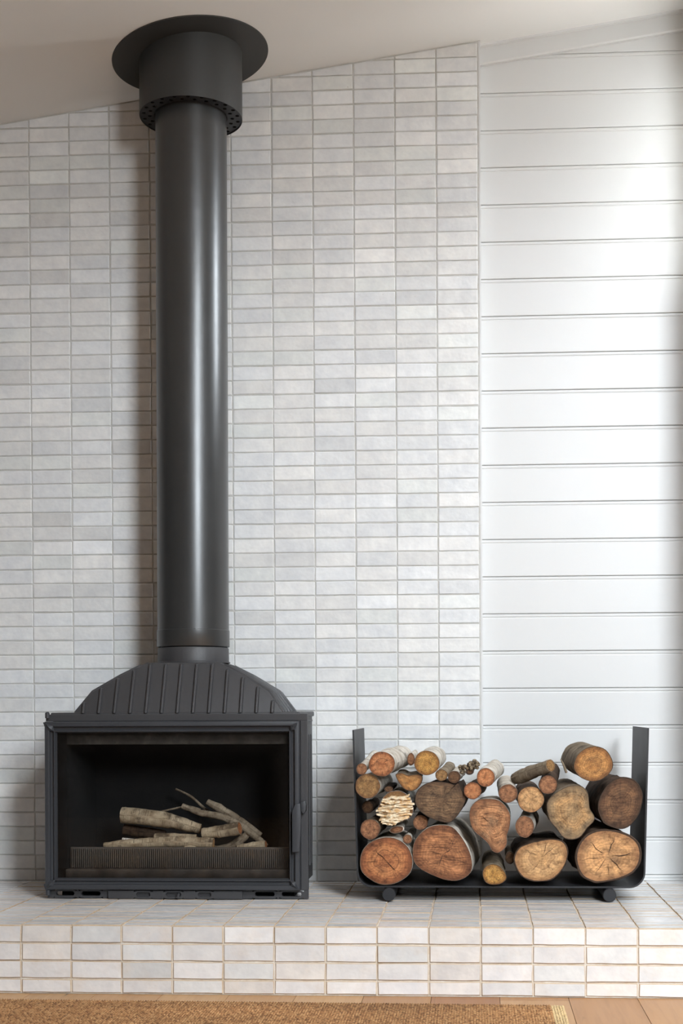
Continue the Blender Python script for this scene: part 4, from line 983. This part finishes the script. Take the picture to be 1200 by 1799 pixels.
# ---- branches inside the stove
def branch(label, pts, rads, bark, face, ends=(0, 1), amp=0.0028, knot=0.0, name='branch', sides=20, group='branches laid inside the stove'):
    """crooked branch through world points; cut or broken ends"""
    PT = [Vector(p) for p in pts]; fine = []; fr = []
    S = 6
    for i in range(len(PT) - 1):
        p0, p1, p2, p3 = PT[max(i - 1, 0)], PT[i], PT[i + 1], PT[min(i + 2, len(PT) - 1)]
        for k in range(S):
            f = k / S; fine.append(0.5 * (2 * p1 + (p2 - p0) * f + (2 * p0 - 5 * p1 + 4 * p2 - p3) * f * f + (3 * p1 - p0 - 3 * p2 + p3) * f ** 3)); fr.append(rads[i] + (rads[i + 1] - rads[i]) * f)
    fine.append(PT[-1]); fr.append(rads[-1])
    root = empty(name, tuple(sum(PT, Vector()) / len(PT))); tag(root, label, 'branch', group)
    seed = Vector((R.uniform(0, 50), R.uniform(0, 50), 3)); V = []; U = []; W = sides + 1; al = 0
    frames = []
    for i, p in enumerate(fine):
        t = (fine[min(i + 1, len(fine) - 1)] - fine[max(i - 1, 0)]).normalized(); a = t.cross(Vector((0, 0, 1))); a = a.normalized() if a.length > 1e-3 else Vector((1, 0, 0)); b = t.cross(a); frames.append((p, t, a, b))
        if i: al += (fine[i] - fine[i - 1]).length
        for k in range(W):
            an = 2 * PI * (k % sides) / sides; d = a * math.cos(an) + b * math.sin(an)
            q = p + d * fr[i]; e_ = bark_noise(q + seed, 45, amp) + knot * max(0, noise.noise((q + seed) * 17) - 0.1)
            q = q + d * e_; V.append(tuple(q)); U.append((an * fr[i] + seed.x, al + seed.y))
    F = [(i * W + k, i * W + k + 1, (i + 1) * W + k + 1, (i + 1) * W + k) for i in range(len(fine) - 1) for k in range(sides)]
    F += [tuple(range(sides)), tuple((len(fine) - 1) * W + k for k in reversed(range(sides)))]
    me = bpy.data.meshes.new('bark'); me.from_pydata(V, [], F); uv_write(me, 'bark', U)
    bm = bmesh.new(); bm.from_mesh(me); bmesh.ops.recalc_face_normals(bm, faces=bm.faces); bm.to_mesh(me); bm.free()
    me.shade_smooth(); me.set_sharp_from_angle(angle=math.radians(55)); me.materials.append(bark); mesh_obj('bark', me, None, root)
    for e_ in ends:
        i = 0 if e_ == 0 else len(fine) - 1; p, t, a, b = frames[i]; t = -t if e_ == 0 else t
        vs_ = [tuple(p + t * 0.0012)]; us = [(0, 0)]
        for k in range(sides):
            an = 2 * PI * k / sides; d = a * math.cos(an) + b * math.sin(an); vs_.append(tuple(p + t * (0.0008 + 0.0008 * noise.noise(Vector((k, 3, 1)))) + d * fr[i] * 0.93)); us.append((math.cos(an), math.sin(an)))
        me = bpy.data.meshes.new('cut_end'); me.from_pydata(vs_, [], [(0, 1 + k, 1 + (k + 1) % sides) for k in range(sides)]); uv_write(me, 'face', us); me.materials.append(face); mesh_obj('cut_end', me, None, root)
    return root
mm = lambda px, Y: px / (CF / (Y - CP.y))          # pixel length at depth Y in metres
def br(label, spec, bark, face, **kw):
    return branch(label, [tuple(at(x_, y_, Y_)) for x_, y_, r_, Y_ in spec], [mm(r_, Y_) for x_, y_, r_, Y_ in spec], bark, face, **kw)
br('crooked dark branch with a pale cut end, top of the right half of the pile', [(905, 1368, 9.5, -.36), (922, 1361, 12, -.40), (944, 1353, 11.5, -.46), (967, 1345, 11, -.508)], M['greybark'], speck, ends=(1,), knot=.006, name='firewood_branch', group='firewood logs stacked in the rack')
br('thickest tan log with a broken left end, lying on top inside the stove', [(214, 1432, 14, -.335), (240, 1434, 14.5, -.335), (290, 1440, 13.5, -.33), (325, 1449, 11, -.325), (352, 1456, 8.5, -.32)], M['tanbark'], tan, knot=.004)
br('long pale branch lying along the guard at the front of the stove', [(183, 1486, 6, -.385), (215, 1484, 8.5, -.385), (262, 1481, 9.5, -.385), (318, 1479, 10, -.385), (375, 1482, 10, -.385)], M['tanbark'], tan, knot=.004)
br('short stout branch with an orange cut end at the right of the stove pile', [(356, 1464, 9, -.36), (385, 1461, 11, -.365), (421, 1455, 11.5, -.375)], M['tanbark'], orange, knot=.003)
br('slim forked branch crossing the stove pile to the right corner', [(320, 1416, 4.5, -.30), (352, 1428, 5.5, -.30), (392, 1436, 6.5, -.29), (430, 1455, 6.5, -.28), (468, 1487, 5, -.27)], M['greybark'], tan, knot=.002)
br('rough branch with a ragged upper end at the back right of the stove pile', [(364, 1409, 5, -.25), (385, 1420, 8, -.25), (418, 1440, 7, -.245), (458, 1468, 5.5, -.24)], M['greybark'], tan, knot=.003)
br('thin dark twig rising highest at the back of the stove pile', [(309, 1386, 1.6, -.20), (335, 1399, 2.2, -.20), (358, 1419, 2.6, -.205), (380, 1434, 2.8, -.21)], M['greybark'], dark, amp=.0005)
br('thin twig curving out to the left behind the thickest tan log', [(282, 1426, 1.4, -.265), (305, 1421, 1.8, -.265), (330, 1417, 2.1, -.265), (352, 1423, 2.2, -.265)], M['greybark'], dark, amp=.0005)
br('scorched dark log under the thickest tan log at the left', [(218, 1457, 10, -.29), (250, 1462, 10, -.29), (290, 1468, 9, -.285)], M['darkbark'], dark, knot=.003)
br('stubby chunk with an orange end, lowest at the right of the stove pile', [(418, 1490, 6, -.345), (440, 1487, 7, -.35), (467, 1484, 7.5, -.355)], M['tanbark'], orange, knot=.003)
br('gnarled dark branch between the stout branch and the lowest chunk', [(378, 1490, 5, -.325), (405, 1486, 5.5, -.325), (425, 1474, 6, -.32), (434, 1466, 4.5, -.32)], M['greybark'], dark, knot=.005)
br('small whitish bark piece behind the long front branch at the left', [(215, 1475, 3.5, -.345), (232, 1477, 4, -.345), (246, 1479, 3, -.345)], M['birch'], tan, amp=.0008)
br('middle log mostly hidden behind the long front branch', [(272, 1472, 7, -.352), (300, 1471, 7.5, -.352), (345, 1473, 7, -.345)], M['tanbark'], tan, knot=.003)
br('small chip of bark leaning on the guard below the long front branch', [(325, 1489, 3, -.402), (335, 1488, 3.2, -.402), (344, 1490, 2.6, -.402)], M['tanbark'], tan, amp=.0006)

# ================================================================== jute rug
rug = empty('jute_rug', (-0.6, -1.6, 0)); tag(rug, 'woven brown jute rug lying on the oak floor before the hearth', 'rug')
rx1 = 0.222; rx0 = -3.0; yE = lambda x_: -1.126 - 0.012 * (x_ + 1.4); yEnd = -3.4
rb = MB(); rb.add([(rx0, yE(rx0), .001), (rx1, yE(rx1), .001), (rx1, yEnd, .001), (rx0, yEnd, .001), (rx0, yE(rx0), .007), (rx1, yE(rx1), .007), (rx1, yEnd, .007), (rx0, yEnd, .007)],
                  [(0, 3, 2, 1), (4, 5, 6, 7), (0, 1, 5, 4), (1, 2, 6, 5), (2, 3, 7, 6), (3, 0, 4, 7)])
rb.build('backing', M['jute_back'], rug)
V, F, T = [], [], []
cols = [srgb(170, 124, 80), srgb(152, 106, 66), srgb(186, 142, 96), srgb(126, 86, 52), srgb(176, 130, 84), srgb(160, 114, 72)]
pale = [srgb(206, 178, 132), srgb(196, 166, 120)]
px_, py_ = 0.0074, 0.0066
nx = int((rx1 + 1.75) / px_); ny = 60
for j in range(ny):
    for i in range(nx):
        x_ = rx1 - 0.003 - i * px_ + (px_ / 2 if j % 2 else 0) * 0.6 + R.uniform(-.0006, .0006)
        y_ = yE(x_) - 0.003 - j * py_ + R.uniform(-.0006, .0006)
        edge_ = i < 5
        c0 = R.choice(pale if edge_ else cols); sh = R.uniform(0.82, 1.12) * (0.88 + 0.22 * noise.noise(Vector((x_ * 2.2, y_ * 9, 1)))); c0 = (c0[0] * sh, c0[1] * sh, c0[2] * sh, 1)
        a = R.uniform(0.35, 0.75) * (1 if j % 2 else -1) if not edge_ else 1.4
        l, w, h = 0.0056, 0.0027, 0.0034 + R.uniform(0, .0008)
        ca, sa = math.cos(a), math.sin(a); zc = 0.0082
        b = len(V)
        for (u, v, z_) in ((l, 0, -.0005), (0, w, 0), (-l, 0, -.0005), (0, -w, 0), (l * .35, 0, h), (-l * .35, 0, h)):
            V.append((x_ + u * ca - v * sa, y_ + u * sa + v * ca, zc + z_))
        F += [(b, b + 1, b + 4), (b + 1, b + 5, b + 4), (b + 1, b + 2, b + 5), (b + 2, b + 3, b + 5), (b + 3, b + 4, b + 5), (b + 3, b, b + 4)]; T += [c0] * 6
me = bpy.data.meshes.new('weave'); me.from_pydata(V, [], F)
ca_ = me.color_attributes.new('tint', 'FLOAT_COLOR', 'CORNER'); flat_c = []
for c0 in T: flat_c += list(c0) * 3
ca_.data.foreach_set('color', flat_c); me.shade_smooth(); me.materials.append(M['jute'])
wv = mesh_obj('weave', me, None, rug); wv['kind'] = 'stuff'
